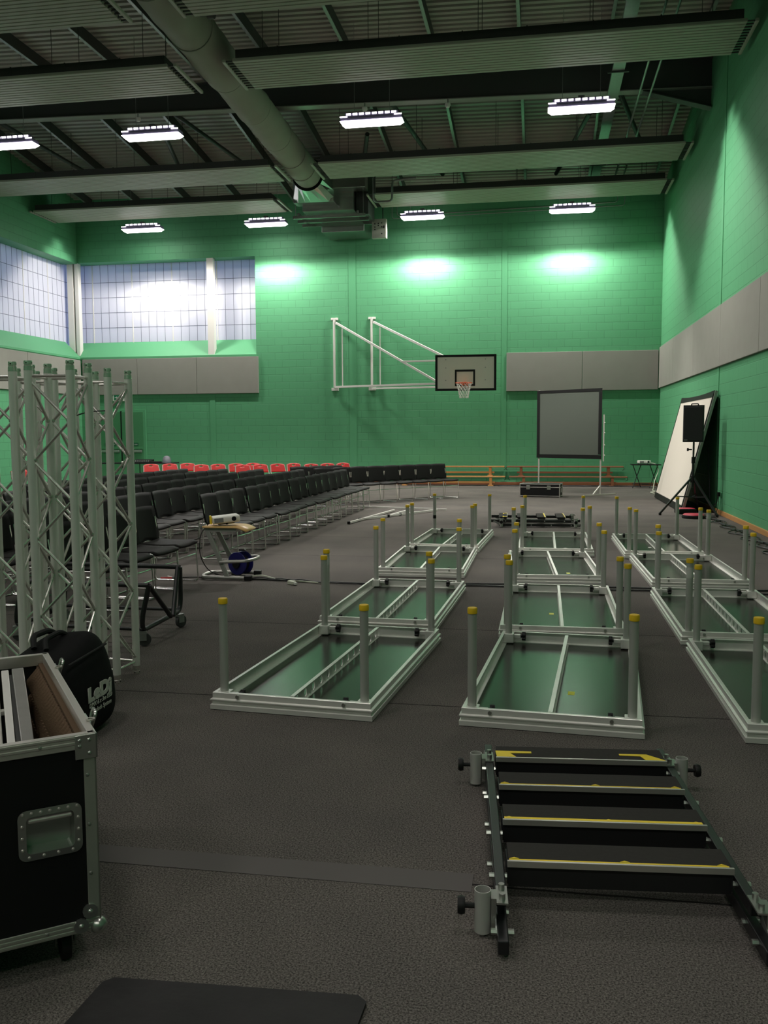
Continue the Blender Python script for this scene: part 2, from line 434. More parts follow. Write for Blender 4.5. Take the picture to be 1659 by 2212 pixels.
# acoustic wall panels
def apanel(label, group, x0, x1, y0, y1, z0, z1):
    tag(MB().bx(x0, x1, y0, y1, z0, z1).build('acoustic_panel', 'panel_grey', None, .008), label, 'wall panel', group)
gA = 'grey acoustic panels on the walls'
for x0, x1, w in ((-14.5, -12.64, 'left hand one under the back window'), (-12.63, -10.65, 'middle one under the back window'), (-10.64, -8.63, 'right hand one under the back window')):
    apanel('grey acoustic wall panel, ' + w, gA, x0, x1, YB - .06, YB - .002, 2.82, 3.95)
apanel('grey acoustic panel on the back wall beside the basketball backboard', gA, -1.0, 1.185, YB - .06, YB - .002, 2.78, 3.91)
apanel('grey acoustic panel on the back wall in the right corner', gA, 1.195, 3.33, YB - .06, YB - .002, 2.78, 3.91)
for k, (y0, y1, w) in enumerate(((24.32, 27.03, 'farthest, in the corner'), (21.22, 24.31, 'second from the back corner'), (18.12, 21.21, 'above the leaning white screen'), (15.0, 18.11, 'just this side of the leaning white screen'), (11.9, 14.99, 'nearest at the picture edge'))):
    apanel('grey acoustic panel along the right wall, ' + w, gA, XR - .055, XR - .002, y0, y1, 2.82, 3.98)
for k, (y0, y1, w) in enumerate(((24.0, 27.03, 'next to the corner'), (20.9, 23.99, 'second from the corner'), (17.8, 20.89, 'third from the corner'))):
    apanel('grey acoustic panel on the left wall under the window, ' + w, gA, XL + .002, XL + .055, y0, y1, 2.82, 3.93)

# ------------------------------------------------------------------ roof steel and services
# main I-beam with a haunch at the right wall
bm_ = thing('steel_beam', 'dark steel roof beam crossing the whole ceiling above the nearer lights', 'beam', (0, 20.0, 0))
def zb(x): return 8.9 - 0.02 * (x + 12.6)
x0, x1 = XL + .01, XR - .01
def slab(mb, y0, y1, dz0, dz1):
    vs = [(x, yy, zb(x) + dz) for x in (x0, x1) for yy in (y0, y1) for dz in (dz0, dz1)]
    mb.add(vs, [(0, 1, 3, 2), (4, 6, 7, 5), (0, 4, 5, 1), (2, 3, 7, 6), (0, 2, 6, 4), (1, 5, 7, 3)])
b = MB(); slab(b, -.012, .012, .02, .60); b.build('web', 'dark_steel', bm_)
b = MB(); slab(b, -.12, .12, 0, .02); b.build('lower_flange', 'silver_tube', bm_)
b = MB(); slab(b, -.12, .12, .59, .61); b.build('upper_flange', 'dark_steel', bm_)
b = MB().prism([(2.05, zb(2.05)), (XR - .01, zb(XR)), (XR - .01, 8.2)], 'Y', -.012, .012)
b.bar((2.02, 0, zb(2.02) - .01), (XR - .01, 0, 8.19), .24, .02, up=(0, 0, 1)); b.build('haunch', 'dark_steel', bm_)
# purlins
px_ = [3.05, 1.28, -.45, -2.18, -3.95, -5.69, -7.4, -9.09, -10.72, -12.4, -14.0]
for i, x in enumerate(px_):
    z = zr(x)
    p = thing('roof_purlin', 'grey roof purlin under the deck, ' + ORD[i] + ' from the right wall', 'roof beam', (x, 0, z), 0, 'roof purlins')
    de = -.12 * (YB - .01 - 20.0)
    def run(mb, xa, xb, za, zb_):
        for y0, y1, d0, d1 in ((8, 20.0, 0, 0), (20.0, YB - .01, 0, de)):
            vs = [(x_, y_, z_ + d_) for (y_, d_) in ((y0, d0), (y1, d1)) for x_, z_ in ((xa, za), (xb, za), (xb, zb_), (xa, zb_))]
            mb.add(vs, [(0, 1, 2, 3), (7, 6, 5, 4), (0, 4, 5, 1), (1, 5, 6, 2), (2, 6, 7, 3), (3, 7, 4, 0)])
        return mb
    run(MB(), -.004, .004, -.24, 0).build('web', 'dark_steel', p)
    b = run(MB(), -.06, 0, -.245, -.237); run(b, -.064, -.058, -.245, -.22); b.build('flange', 'galv', p)
# wind bracing
for i, (a, c, w) in enumerate((((-13.54, 20.1), (-12.5, 25.2), 'at the far left'), ((-8.95, 20.2), (-7.7, 25.2), 'left of the round duct'), ((-3.6, 20.2), (-2.7, 25.2), 'behind the middle light'),
                  ((-4.3, 22.6), (-4.95, 25.2), 'right of the round duct'), ((-9.4, 22.0), (-10.1, 25.2), 'behind the left light'), ((1.05, 22.0), (.35, 25.4), 'behind the right light'), ((1.4, 20.2), (2.3, 23.4), 'near the two thin pipes'))):
    tag(MB().cyl((a[0], a[1], zr(*a) - .33), (c[0], c[1], zr(*c) - .33), .055, 10).build('brace_tube', 'dark_steel'), 'grey steel brace tube slanting under the roof ' + w, 'brace', 'roof brace tubes')
# sensors on the beam
for x, w in ((-2.02, 'right of the middle light'), (-9.07, 'left of the near left light'), (-3.83, 'left of the middle light')):
    s = thing('ceiling_sensor', 'small pale sensor hanging from the beam ' + w, 'sensor', (x, 19.85, zb(x)), 0, 'sensors on the beam')
    MB().cyl((0, 0, -.10), (0, 0, -.002), .015, 8).build('stem', 'galv', s)
    MB().lathe([(0.0, -.19), (.04, -.18), (.062, -.14), (.055, -.10), (0, -.10)], 14).build('dome', 'white_steel', s)
# twin pipes and cable tray on the right
for x, w in ((1.92, 'left'), (2.14, 'right')):
    tag(MB().cyl((x, 8, 8.45), (x, 26.9, 8.45), .022, 8).build('sprinkler_pipe', 'galv'), 'thin pale pipe running along the roof near the right wall, the %s one of two' % w, 'pipe', 'twin roof pipes')
ct = thing('cable_tray', 'galvanised cable tray running back between the purlins right of the lights', 'cable tray', (1.42, 0, 8.55))
MB().bx(-.11, .11, 8, 26.9, 0, .006).build('tray_base', 'galv', ct)
b = MB().bx(-.115, -.108, 8, 26.9, 0, .06); b.bx(.108, .115, 8, 26.9, 0, .06); b.build('tray_sides', 'galv', ct)
for y in (16.4, 18.6, 20.6, 22.8, 24.8): MB().bx(-.2, .2, y, y + .04, -.03, -.001).build('tray_bracket', 'dark_steel', ct)
# radiant heating panels
gR = 'radiant heating panels under the roof'
def radiant(label, xa, xb, y0, y1, ha, hb):
    """sheet from xa to xb, headers at ha and hb"""
    w = y1 - y0
    t = thing('radiant_panel', label, 'ceiling heater', ((xa + xb) / 2, (y0 + y1) / 2, 7.95), 0, gR)
    ox = (xa + xb) / 2
    prof = []; n = 12; st = w / n
    for i in range(n):
        u = -w / 2 + i * st
        prof += [(u, .012), (u + st * .10, 0), (u + st * .80, 0), (u + st * .90, .012)]
    prof += [(w / 2, .012), (w / 2, .05), (-w / 2, .05)]
    MB().prism(prof, 'X', xa - ox, xb - ox).build('ribbed_sheet', 'radiant', t)
    ins = MB().bx(xa - ox + .05, xb - ox - .05, -w / 2 + .02, w / 2 - .02, .055, .20)
    k = xa - ox + .8
    while k < xb - ox - .4: ins.box(k, 0, .13, .02, w - .02, .16); k += 1.05
    ins.build('insulation', 'insul', t)
    for e, s in ((ha, xa), (hb, xb)):
        if e is None: continue
        MB().bar((e - ox, -w / 2, .02), (e - ox, w / 2, .02), .055, .05).build('end_header', 'radiant', t, .008)
        p = MB()
        for i in range(n): p.cyl((s - ox, -w / 2 + (i + .5) * st, .025), (e - ox, -w / 2 + (i + .5) * st, .025), .013, 6)
        split(p, 'end_pipe', 'dark_steel', t)
    n = 5
    for i in range(n):
        x = xa - ox + .5 + i * (xb - xa - 1.0) / (n - 1)
        for yy in (-w / 2 + .15, w / 2 - .15):
            MB().cyl((x, yy, .19), (x, yy, zr(x + ox, (y0 + y1) / 2 + yy) - 7.95), .006, 5, None).build('hanger_wire', 'dark_steel', t)
rows = ((12.40, 13.70, 'nearest the camera'), (15.38, 16.68, 'second from the camera'), (21.43, 22.73, 'second from the back wall'), (24.42, 25.82, 'nearest the back wall'))
for i, (y0, y1, w) in enumerate(rows):
    xl = -7.30 if i == 3 else -6.47
    radiant('pale ribbed ceiling panel left of the duct, ' + w, -14.45, xl, y0, y1, -14.55, xl + .14)
    xr = -4.50 if i == 3 else -5.28
    radiant('pale ribbed ceiling panel right of the duct, ' + w, xr, 3.12, y0, y1, xr - .16, 3.27)
# fabric duct
dz = 8.39
pts = []; rs = []; y = 8.0
while y <= 23.8:
    x = -5.78 - .030 * (y - 12)
    r = .385 if y < 16.9 else .365
    wr = .008 * sin(y * 9.0) * sin(y * 2.3)
    pts.append((x, y, dz + .01 * sin(y * 3))); rs.append(r + wr); y += .11
dk = thing('air_duct', 'big round pale fabric air duct running back along the roof', 'duct', (0, 0, 0))
MB().tube(pts, rs, 28).build('fabric_tube', 'duct', dk)
for y in (13.2, 15.0, 16.9, 18.7, 20.5, 21.9, 23.0):
    x = -5.78 - .030 * (y - 12)
    MB().tube([(x + (.388 if y < 16.9 else .369) * cos(a), y, dz + (.388 if y < 16.9 else .369) * sin(a)) for a in [2 * PI * k / 28 for k in range(28)]], .012, 6, True).build('seam_ring', 'duct', dk)
b = MB()
b.tube([(x_, 14.4, 8.34) for x_ in (-5.47, -5.33)], .06, 12); b.tube([(x_, 14.4, 8.34) for x_ in (-5.34, -5.24)], .11, 14); b.build('duct_damper', 'dark_steel', dk)
# square-to-round transition and air handling unit
ah = thing('air_handling_unit', 'galvanised air handling unit hung below the roof at the end of the duct', 'ventilation unit', (0, 0, 0))
cx = -6.13; ring = []; sq = []
for k in range(24):
    a = 2 * PI * k / 24 + PI / 24
    ring.append((cx + .43 * cos(a), 23.75, dz + .43 * sin(a)))
    m_ = max(abs(cos(a)), abs(sin(a))); sq.append((cx + .56 * cos(a) / m_, 24.35, 8.32 + .50 * sin(a) / m_))
MB().add(ring + sq, [(k, (k + 1) % 24, 24 + (k + 1) % 24, 24 + k) for k in range(24)]).build('transition_piece', 'galv_sheet', ah)
MB().bx(cx - .56, cx + .56, 24.35, 24.75, 7.82, 8.82).build('inlet_duct', 'galv_sheet', ah, .01)
MB().bx(-6.55, -5.10, 24.75, 25.95, 7.68, 8.85).build('unit_casing', 'galv_sheet', ah, .012)
b = MB().bx(-6.30, -5.05, 25.95, 27.05, 7.36, 8.7); b.build('discharge_box', 'galv_sheet', ah, .012)
MB().bx(-5.09, -4.74, 25.0, 25.95, 7.60, 8.80).build('side_casing', 'dark_steel', ah, .012)
MB().bx(-5.6, -4.7, 24.3, 24.75, 8.15, 8.75).build('fan_box', 'galv_sheet', ah, .012)
for y in (24.85, 25.35, 25.85):
    MB().bx(-6.85, -4.80, y, y + .08, 7.52, 7.60).build('support_channel', 'galv_sheet', ah)
for x in (-6.78, -4.86):
    for y in (24.88, 25.88): MB().cyl((x, y, 7.56), (x, y, zr(x, y)), .010, 6).build('drop_rod', 'galv', ah)
for x in (-6.68, -5.0): MB().bx(x - .03, x + .03, 24.8, 25.95, 7.602, 7.66).build('support_rail', 'galv_sheet', ah)
cb = thing('control_box', 'pale grey electrical control box beside the air handling unit', 'control box', (-4.62, 26.0, 7.15))
MB().bx(-.21, .21, 0, .16, 0, .54).build('enclosure', 'box_grey', cb, .01)
b = MB()
for (x, z) in ((-.12, .40), (-.02, .41), (.08, .42), (-.12, .31), (-.02, .35), (.08, .31), (.08, .12), (-.12, .24)): b.cyl((x, -.012, z), (x, 0, z), .018, 8)
split(b, 'button', 'black', cb); MB().bx(.13, .16, -.02, 0, .27, .34).build('switch_handle', 'black', cb)
MB().tube(fil([(.1, .08, .54), (.1, .08, 1.1), (-.1, .08, 1.3)], .15), .015, 6).build('feed_cable', 'cable', cb)
for i, (pp, w) in enumerate((([(-4.45, 24.25, 8.35), (-4.45, 24.25, 7.72), (-3.95, 24.25, 7.72), (-3.95, 24.25, 8.25), (-3.3, 24.25, 8.3)], 'lower bent one'), ([(-4.40, 24.1, 7.9), (-4.40, 24.1, 8.40), (-3.1, 24.1, 8.44)], 'upper one'))):
    tag(MB().tube(fil(pp, .12), .03, 8).build('pipe', 'galv' if i == 0 else 'dark_steel'), 'pipe beside the air handling unit, ' + w, 'pipe')
for i, (pp, w) in enumerate((([(-4.25, 26.98, 8.3), (-4.25, 26.98, 7.98), (-3.6, 26.98, 7.98), (2.1, 26.98, 8.08), (2.1, 26.98, 8.4)], 'upper'), ([(-4.4, 26.98, 8.3), (-4.4, 26.98, 7.90), (-3.6, 26.98, 7.90), (2.3, 26.98, 7.98), (2.3, 26.98, 8.4)], 'lower'))):
    tag(MB().tube(fil(pp, .1), .011, 6).build('conduit', 'galv'), 'thin conduit along the top of the back wall, the %s one' % w, 'conduit', 'conduits on the back wall')

# ------------------------------------------------------------------ lights
LP = 3.7
PW1, PW2, PW3 = .08, .20, .2
# photometry of the trough reflector: wide along the lamp, cut off at about 50 degrees across it
def ies_text():
    V = list(range(0, 91, 3)); Hh = list(range(0, 91, 10)); rows_ = []
    for h in Hh:
        r_ = []
        for v in V:
            th, ph = radians(v), radians(90 - h)
            ty = math.degrees(math.atan2(sin(th) * sin(ph), max(1e-4, cos(th))))
            k = min(1, max(0, (ty - 43) / 15)); k = 1 - k * k * (3 - 2 * k)
            tx = math.degrees(math.atan2(sin(th) * cos(ph), max(1e-4, cos(th))))
            sy = .055 + .945 * k + 1.9 * math.exp(-((ty - 45) / 7.5) ** 2) * math.exp(-(tx / 24) ** 2)
            sx = max(0.0, cos(th)) ** .5
            r_.append('%.1f' % (1000 * sy * sx if v < 90 else 0))
        rows_.append(' '.join(r_))
    return '\n'.join(['IESNA:LM-63-1995', 'TILT=NONE', '1 -1 1 %d %d 1 2 0 0 0' % (len(V), len(Hh)), '1 1 100',
                      ' '.join(map(str, V)), ' '.join(map(str, Hh))] + rows_) + '\n'
IES = bpy.data.texts.new('hall_light_photometry'); IES.write(ies_text())
def fixture(x, y, label, group, power=1.0, top=None):
    t = thing('hall_light', label, 'light', (x, y, 7.62), 0, group)
    W, D = 1.24, .30
    b = MB(); a = [(-W / 2, -D / 2), (W / 2, -D / 2), (W / 2, D / 2), (-W / 2, D / 2)]; c = [(-W / 2 + .07, -D / 2 + .06), (W / 2 - .07, -D / 2 + .06), (W / 2 - .07, D / 2 - .06), (-W / 2 + .07, D / 2 - .06)]
    b.add([(u, v, .065) for u, v in a] + [(u, v, 0) for u, v in c], [(0, 1, 5, 4), (1, 2, 6, 5), (2, 3, 7, 6), (3, 0, 4, 7), (4, 5, 6, 7), (3, 2, 1, 0)])
    b.build('diffuser', 'lens', t)
    h = MB().bx(-W / 2 + .01, W / 2 - .01, -D / 2 + .01, D / 2 - .01, .068, .150); h.bx(-W / 2 + .09, W / 2 - .09, -D / 2 + .07, D / 2 - .07, .155, .235)
    h.build('housing', 'fixture', t, .01)
    s = MB()
    for k in range(8):
        u = -W / 2 + .17 + k * (W - .34) / 7
        s.bx(u - .045, u + .045, -D / 2 + .055, -D / 2 + .068, .185, .222)
    for sg in (-1, 1): s.bx(sg * (W / 2 - .08) - .075, sg * (W / 2 - .08) + .075, -D / 2 - .001, -D / 2 + .008, .128, .150)
    split(s, 'light_slot', 'slot', t)
    for sg in (-1, 1):
        MB().cyl((sg * .35, 0, .235), (sg * .35, 0, (zr(x, y) if top is None else top) - 7.62), .005, 5).build('hanger_wire', 'galv', t)
    MB().bx(-.06, .06, -.05, .05, .235, .29).build('connection_box', 'dark_steel', t, .006)
    for dx in (-.38, 0, .38):
        L = bpy.data.lights.new('hall_lamp', 'POINT'); L.shadow_soft_size = .05
        L.energy = 1; L.color = (1.0, .955, .90); L.use_nodes = True
        nt = L.node_tree; ie = nt.nodes.new('ShaderNodeTexIES'); ie.mode = 'INTERNAL'; ie.ies = IES
        ie.inputs['Strength'].default_value = LP * power
        nt.links.new(ie.outputs['Fac'], nt.nodes['Emission'].inputs['Strength'])
        lo = bpy.data.objects.new('hall_lamp', L); COL.objects.link(lo); lo.parent = t; lo.location = (dx, 0, -.06)
gl = 'long ceiling lights'
for x, w in ((-11.83, 'leftmost of the far row'), (-7.98, 'left of the air handling unit'), (-3.36, 'right of the air handling unit'), (.805, 'rightmost of the far row')):
    fixture(x, 25.99, 'lit ceiling light near the back wall, ' + w, gl)
for x, w in ((-11.15, 'cut by the left picture edge'), (-7.92, 'left of the round duct'), (-3.33, 'right of the round duct'), (.70, 'rightmost, near the right wall')):
    fixture(x, 18.0, 'lit ceiling light in the nearer row, ' + w, gl)

# unseen rows over and behind the camera, added to light the foreground
for yy, pw, nm in ((9.9, PW1, 'above the decks'), (2.4, PW2, 'above the camera'), (-4.6, PW3, 'at the rear end of the hall')):
    for x, w in ((-11.2, 'far left'), (-7.7, 'left of the duct'), (-3.3, 'right of the duct'), (.7, 'far right')):
        fixture(x, yy, 'unseen ceiling light %s, %s' % (nm, w), gl, pw)
# ------------------------------------------------------------------ basketball goal
g = thing('basketball_goal', 'white framed basketball backboard with orange ring swung out from the back wall', 'basketball hoop', (0, 0, 0))
MB().bx(-2.95, -1.24, 25.69, 25.72, 2.76, 3.755).build('backboard', 'board', g, .004)
b = MB()
for (x0_, x1_, z0_, z1_) in ((-2.96, -1.23, 2.75, 2.815), (-2.96, -1.23, 3.70, 3.765), (-2.96, -2.895, 2.815, 3.70), (-1.295, -1.23, 2.815, 3.70)): b.bx(x0_, x1_, 25.680, 25.691, z0_, z1_)
b.build('border_line', 'black', g)
b = MB()
for (x0_, x1_, z0_, z1_) in ((-2.40, -1.83, 3.29, 3.345), (-2.40, -1.83, 2.885, 2.935), (-2.40, -2.35, 2.935, 3.29), (-1.88, -1.83, 2.935, 3.29)): b.bx(x0_, x1_, 25.680, 25.691, z0_, z1_)
b.build('target_square', 'black', g)
rc = (-2.11, 25.69 - .38, 2.95)
r_ = MB().tube([(rc[0] + .225 * cos(a), rc[1] + .225 * sin(a), rc[2]) for a in [2 * PI * k / 24 for k in range(24)]], .014, 6, True)
r_.bx(rc[0] - .08, rc[0] + .08, 25.50, 25.69, 2.90, 2.96); r_.bar((rc[0] - .1, 25.68, 2.84), (rc[0] - .06, 25.47, 2.94), .02, .02); r_.bar((rc[0] + .1, 25.68, 2.84), (rc[0] + .06, 25.47, 2.94), .02, .02)
ro = r_.build('ring', 'orange', g)
b = MB(); nz = 6
def nr(k): return .225 - .105 * (k / nz) ** .7
for k in range(nz):
    for i in range(12):
        a0 = 2 * PI * (i + .5 * (k % 2)) / 12
        for sgn in (-1, 1):
            a1 = a0 + sgn * PI / 12
            z0_, z1_ = rc[2] - .42 * k / nz, rc[2] - .42 * (k + 1) / nz
            b.tube([(rc[0] + nr(k) * cos(a0), rc[1] + nr(k) * sin(a0), z0_), (rc[0] + nr(k + 1) * cos(a1), rc[1] + nr(k + 1) * sin(a1), z1_)], .006, 4)
b.build('net', 'net', ro)
yw = YB - .09; yo = 25.80
for x, w in ((-6.2, 0), (-5.04, 1)):
    f = MB().bar((x, yw, 2.95), (x, yw, 4.95), .07, .06); f.build('wall_post', 'white_steel', g, .004)
    MB().bx(x - .03, x + .03, yw - .03, YB, 4.85, 5.05).build('wall_bracket', 'white_steel', g)
    b = MB().bx(x - .11, x + .11, YB - .05, YB - .002, 4.99, 5.06); b.bx(x - .11, x + .11, YB - .05, YB - .002, 2.86, 2.95); b.build('wall_plate', 'white_steel', g, .004)
    xe, ze = ((-2.85, 2.98) if w == 0 else (-2.7, 3.72))
    MB().bar((x + .06, yw - .02, 4.90), (xe, yo - .02, ze), .055, .06).build('diagonal_arm', 'white_steel', g, .004)
    MB().bar((x + .27, yw - .1, 2.97), (x + .27, yw - .1, 4.72), .03, .03).build('stay_tube', 'white_steel', g)
MB().bar((-6.2, yw, 2.97), (-2.7, yo, 2.97), .06, .06).build('lower_arm', 'white_steel', g, .004)
MB().bar((-5.04, yw, 2.91), (-1.9, yo, 2.88), .05, .05).build('lower_arm', 'white_steel', g, .004)
MB().bar((-4.03, 26.2, 3.64), (-2.75, yo, 3.62), .045, .045).build('strut', 'white_steel', g, .004)
b = MB().bar((-2.75, yo - .02, 2.85), (-2.75, yo - .02, 3.74), .05, .06); b.bar((-1.6, yo - .02, 2.85), (-1.6, yo - .02, 3.74), .05, .06); b.bar((-2.75, yo - .02, 2.95), (-1.6, yo - .02, 2.95), .05, .05); b.build('board_frame', 'white_steel', g, .004)
b = MB()
for x in (-2.66, -1.54):
    for z in (3.05, 3.40, 3.63): b.cyl((x, 25.682, z), (x, 25.692, z), .014, 8)
split(b, 'board_bolt', 'galv', g)

# ------------------------------------------------------------------ balance benches against the back wall
def bench(x0, x1, z, y, m, label, rev=False):
    t = thing('balance_bench', label, 'bench', ((x0 + x1) / 2, y, z), 0, 'benches along the back wall'); h = (x1 - x0) / 2
    MB().bx(-h, h, -.13, .13, .255, .29).build('bench_top', m, t, .008)
    for sx in (-1, 1): MB().prism([(-.04, .03), (.04, .03), (.04, .255), (-.04, .255)], 'Y', -.10, .10).build('leg', m, t, .005).location.x = sx * (h - .42)
    for sx in (-1, 1): MB().bx(sx * (h - .42) - .08, sx * (h - .42) + .08, -.13, .13, 0, .03).build('foot', m, t, .005)
    MB().bx(-h + .3, h - .3, -.022, .022, .08, .13).build('balance_rail', m, t, .004)
    for sx in (-1, 1): MB().tube(fil([(sx * (h - .02), -.03, .26), (sx * (h + .015), -.03, .25), (sx * (h + .015), -.03, .19), (sx * (h - .03), -.03, .17)], .02), .008, 6).build('end_hook', 'black', t)
bench(-4.4, -1.02, .29, 26.75, 'wood', 'pale pine balance bench stacked on another, at the end of the black chairs')
bench(-4.4, -1.0, .0, 26.62, 'wood', 'pale pine balance bench on the floor, below the stacked one by the chairs')
bench(-.96, 2.38, .29, 26.75, 'wood_dark', 'reddish balance bench stacked on another behind the free-standing screen')
bench(-.88, 2.48, .0, 26.62, 'wood_dark', 'reddish balance bench on the floor behind the free-standing screen')

# ------------------------------------------------------------------ projection screens
s = thing('projection_screen', 'free-standing grey rear projection screen on two silver legs', 'screen', (0, 0, 0))
A = Vector((-.08, 23.25)); B_ = Vector((1.50, 22.85)); d2 = (B_ - A).normalized()
def SP(u, z, off=0.0):
    p = A + (B_ - A) * u; return (p.x + d2.y * off, p.y - d2.x * off, z)
def plate(mb, u0, u1, z00, z01, z10, z11, off0, off1):
    vs = [SP(u, z, o) for o in (off0, off1) for u, z in ((u0, z00), (u1, z10), (u1, z11), (u0, z01))]
    return mb.add(vs, [(0, 1, 2, 3), (7, 6, 5, 4), (0, 4, 5, 1), (1, 5, 6, 2), (2, 6, 7, 3), (3, 7, 4, 0)])
plate(MB(), .04, .955, 1.02, 2.56, 1.00, 2.58, 0, .004).build('screen_fabric', 'screen_rear', s)
b = MB(); plate(b, 0, 1, 2.545, 2.61, 2.57, 2.65, .005, .014); plate(b, 0, 1, .93, 1.02, .90, 1.00, .005, .014); plate(b, 0, .045, 1.02, 2.545, 1.0, 2.545, .005, .014); plate(b, .95, 1, 1.02, 2.56, 1.0, 2.57, .005, .014)
b.build('black_border', 'black', s)
for u in (.03, .985):
    x, y, _ = SP(u, 0, -.03)
    MB().bar((x, y, .03), (x, y, 2.63), .035, .035).build('leg', 'white_tube', s)
    f = MB().bar((x - d2.y * .55, y - .55, .02), (x + d2.y * .5, y + .5, .02), .04, .035) if u < .5 else MB().bar((x - .42, y - .45, .02), (x + .40, y + .35, .02), .04, .035)
    f.bar((x - .18 if u > .5 else x, y - .19 if u > .5 else y - .25, .03), (x, y, .24), .03, .03)
    f.build('foot', 'white_tube', s)
b = MB().bar(SP(0, .95, -.03), SP(1, .93, -.03), .03, .03); b.bar(SP(0, 2.60, -.03), SP(1, 2.62, -.03), .03, .03); b.build('frame_tube', 'white_tube', s)
x, y, _ = SP(1.03, 0); b = MB().bar((x, y, .85), (x, y, 2.0), .02, .03)
for z in (1.0, 1.25, 1.55, 1.8): b.cyl((x + .01, y - .02, z), (x + .03, y - .02, z), .014, 8)
b.build('side_rail', 'white_tube', s)

s = thing('leaning_screen', 'large white projection screen with black border leaning on the right wall', 'screen', (0, 0, 0))
def LS(u, v, off=0.0):
    """u along the wall from far to near, v up the screen"""
    y = 22.30 + (18.24 - 22.30) * u
    x = 2.73 + .58 * v; z = .0 + 2.35 * v
    return (x - .97 * off, y, z + .24 * off + .015)
def lp(mb, u0, u1, v0, v1, o0, o1, bow=0.0):
    n = 8; vs = []
    for o in (o0, o1):
        for k in range(n + 1):
            u = u0 + (u1 - u0) * k / n
            dz = -bow * 4 * (k / n) * (1 - k / n)
            p0 = LS(u, v0, o); p1 = LS(u, v1 + dz, o); vs += [p0, p1]
    m_ = 2 * (n + 1); fs = []
    for k in range(n):
        a = 2 * k; fs += [(a, a + 2, a + 3, a + 1), (m_ + a, m_ + a + 1, m_ + a + 3, m_ + a + 2), (a, m_ + a, m_ + a + 2, a + 2), (a + 1, a + 3, m_ + a + 3, m_ + a + 1)]
    fs += [(0, 1, m_ + 1, m_), (2 * n, m_ + 2 * n, m_ + 2 * n + 1, 2 * n + 1)]
    return mb.add(vs, fs)
lp(MB(), 0.012, .985, .05, .985, 0, .006, .018).build('screen_fabric', 'screen_white', s)
b = MB(); lp(b, 0, 1, 0, .05, .007, .016); lp(b, 0, 1, .945, 1.0, .007, .016, .018); lp(b, 0, .012, .05, .95, .007, .014); lp(b, .985, 1, .05, .97, .007, .014); b.build('black_border', 'black', s)
b = MB(); lp(b, .995, 1.01, 0, 1, -.05, .0); lp(b, -.01, .005, 0, 1, -.05, .0); lp(b, 0, 1, 0, .02, -.05, .0); lp(b, 0, 1, .97, .99, -.05, .0, .018); b.build('folding_frame', 'silver_tube', s)
lp(MB(), 0.0, .99, .02, .97, -.012, -.006, .018).build('black_backing', 'black', s)

# ------------------------------------------------------------------ loudspeaker on tripod
t = thing('speaker_stand', 'black tripod stand carrying the loudspeaker before the leaning screen', 'speaker stand', (2.86, 17.75, 0))
MB().cyl((0, 0, .52), (0, 0, 1.05), .024, 12).build('lower_pole', 'black_steel', t)
MB().cyl((0, 0, 1.0), (0, 0, 1.38), .018, 12).build('upper_pole', 'black_steel', t)
b = MB().cyl((0, 0, .98), (0, 0, 1.10), .035, 12); b.cyl((-.03, 0, 1.24), (-.09, 0, 1.24), .012, 8); b.cyl((-.09, 0, 1.24), (-.12, 0, 1.24), .03, 8); b.build('locking_collar', 'black', t)
MB().cyl((0, 0, .62), (0, 0, .74), .045, 12).build('leg_collar', 'black', t)
for (dx, dy) in ((-.62, -.14), (.38, -.48), (.22, .60)):
    lg = MB().bar((dx * .05, dy * .05, .70), (dx, dy, .02), .032, .032).build('leg', 'black_steel', t)
    MB().cyl((dx * .97, dy * .97, .0), (dx * .97, dy * .97, .05), .026, 10).build('rubber_foot', 'black', lg)
    MB().bar((0, 0, .34), (dx * .52, dy * .52, .36), .02, .02).build('leg_brace', 'black_steel', t)
t = thing('loudspeaker', 'black loudspeaker box on a tripod in front of the leaning white screen', 'loudspeaker', (2.86, 17.75, 1.38), radians(-14))
MB().prism([(-.19, -.17), (.19, -.17), (.13, .19), (-.13, .19)], 'Z', 0.002, .69).build('cabinet', 'speaker', t, .02)
MB().bx(-.17, .17, -.182, -.172, .03, .66).build('grille', 'grille', t, .01)
MB().tube(fil([(-.06, .06, .69), (-.06, .06, .72), (.06, .06, .72), (.06, .06, .69)], .02), .012, 6).build('carry_handle', 'black', t)
b = MB(); b.bx(-.16, -.10, -.186, -.18, .035, .05); b.build('badge', 'galv', t)
# bags and leads at the wall
o = thing('red_bag', 'small red and black case on the floor left of the tripod leg', 'bag', (2.78, 18.02, 0), .2, 'red cases by the wall')
MB().bx(-.17, .17, -.14, .14, 0.002, .10).build('body', 'black', o, .02); MB().bx(-.15, .15, -.12, .12, .095, .108).build('lid', 'red_case', o, .01)
o = thing('red_bag', 'red and black case on the floor directly under the loudspeaker tripod', 'bag', (2.78, 17.08, 0), -.15, 'red cases by the wall')
MB().lathe([(0, .002), (.2, .002), (.21, .03), (.20, .06), (0, .06)], 18).build('body', 'black', o); MB().lathe([(.19, .062), (.17, .082), (0, .084)], 18).build('lid', 'red_case', o)
so = thing('wall_socket', 'black plug and white socket low on the right wall', 'socket', (XR, 17.85, .36))
MB().bx(-.02, -.002, -.075, .075, -.03, .06).build('socket_plate', 'green', so, .004); MB().bx(-.07, -.02, -.035, .035, -.01, .07).build('plug', 'black', so, .008)
MB().tube(fil([(-.06, 0, -.01), (-.07, .02, -.12), (-.10, .30, -.25), (-.12, .5, -.1), (-.12, .62, .4), (-.14, .7, .9)], .12), .008, 6).build('lead', 'cable', so)
MB().tube(fil([(-.05, -.01, -.01), (-.06, -.05, -.2), (-.10, -.12, -.30), (-.14, -.2, -.348)], .06), .007, 6).build('lead', 'cable', so)
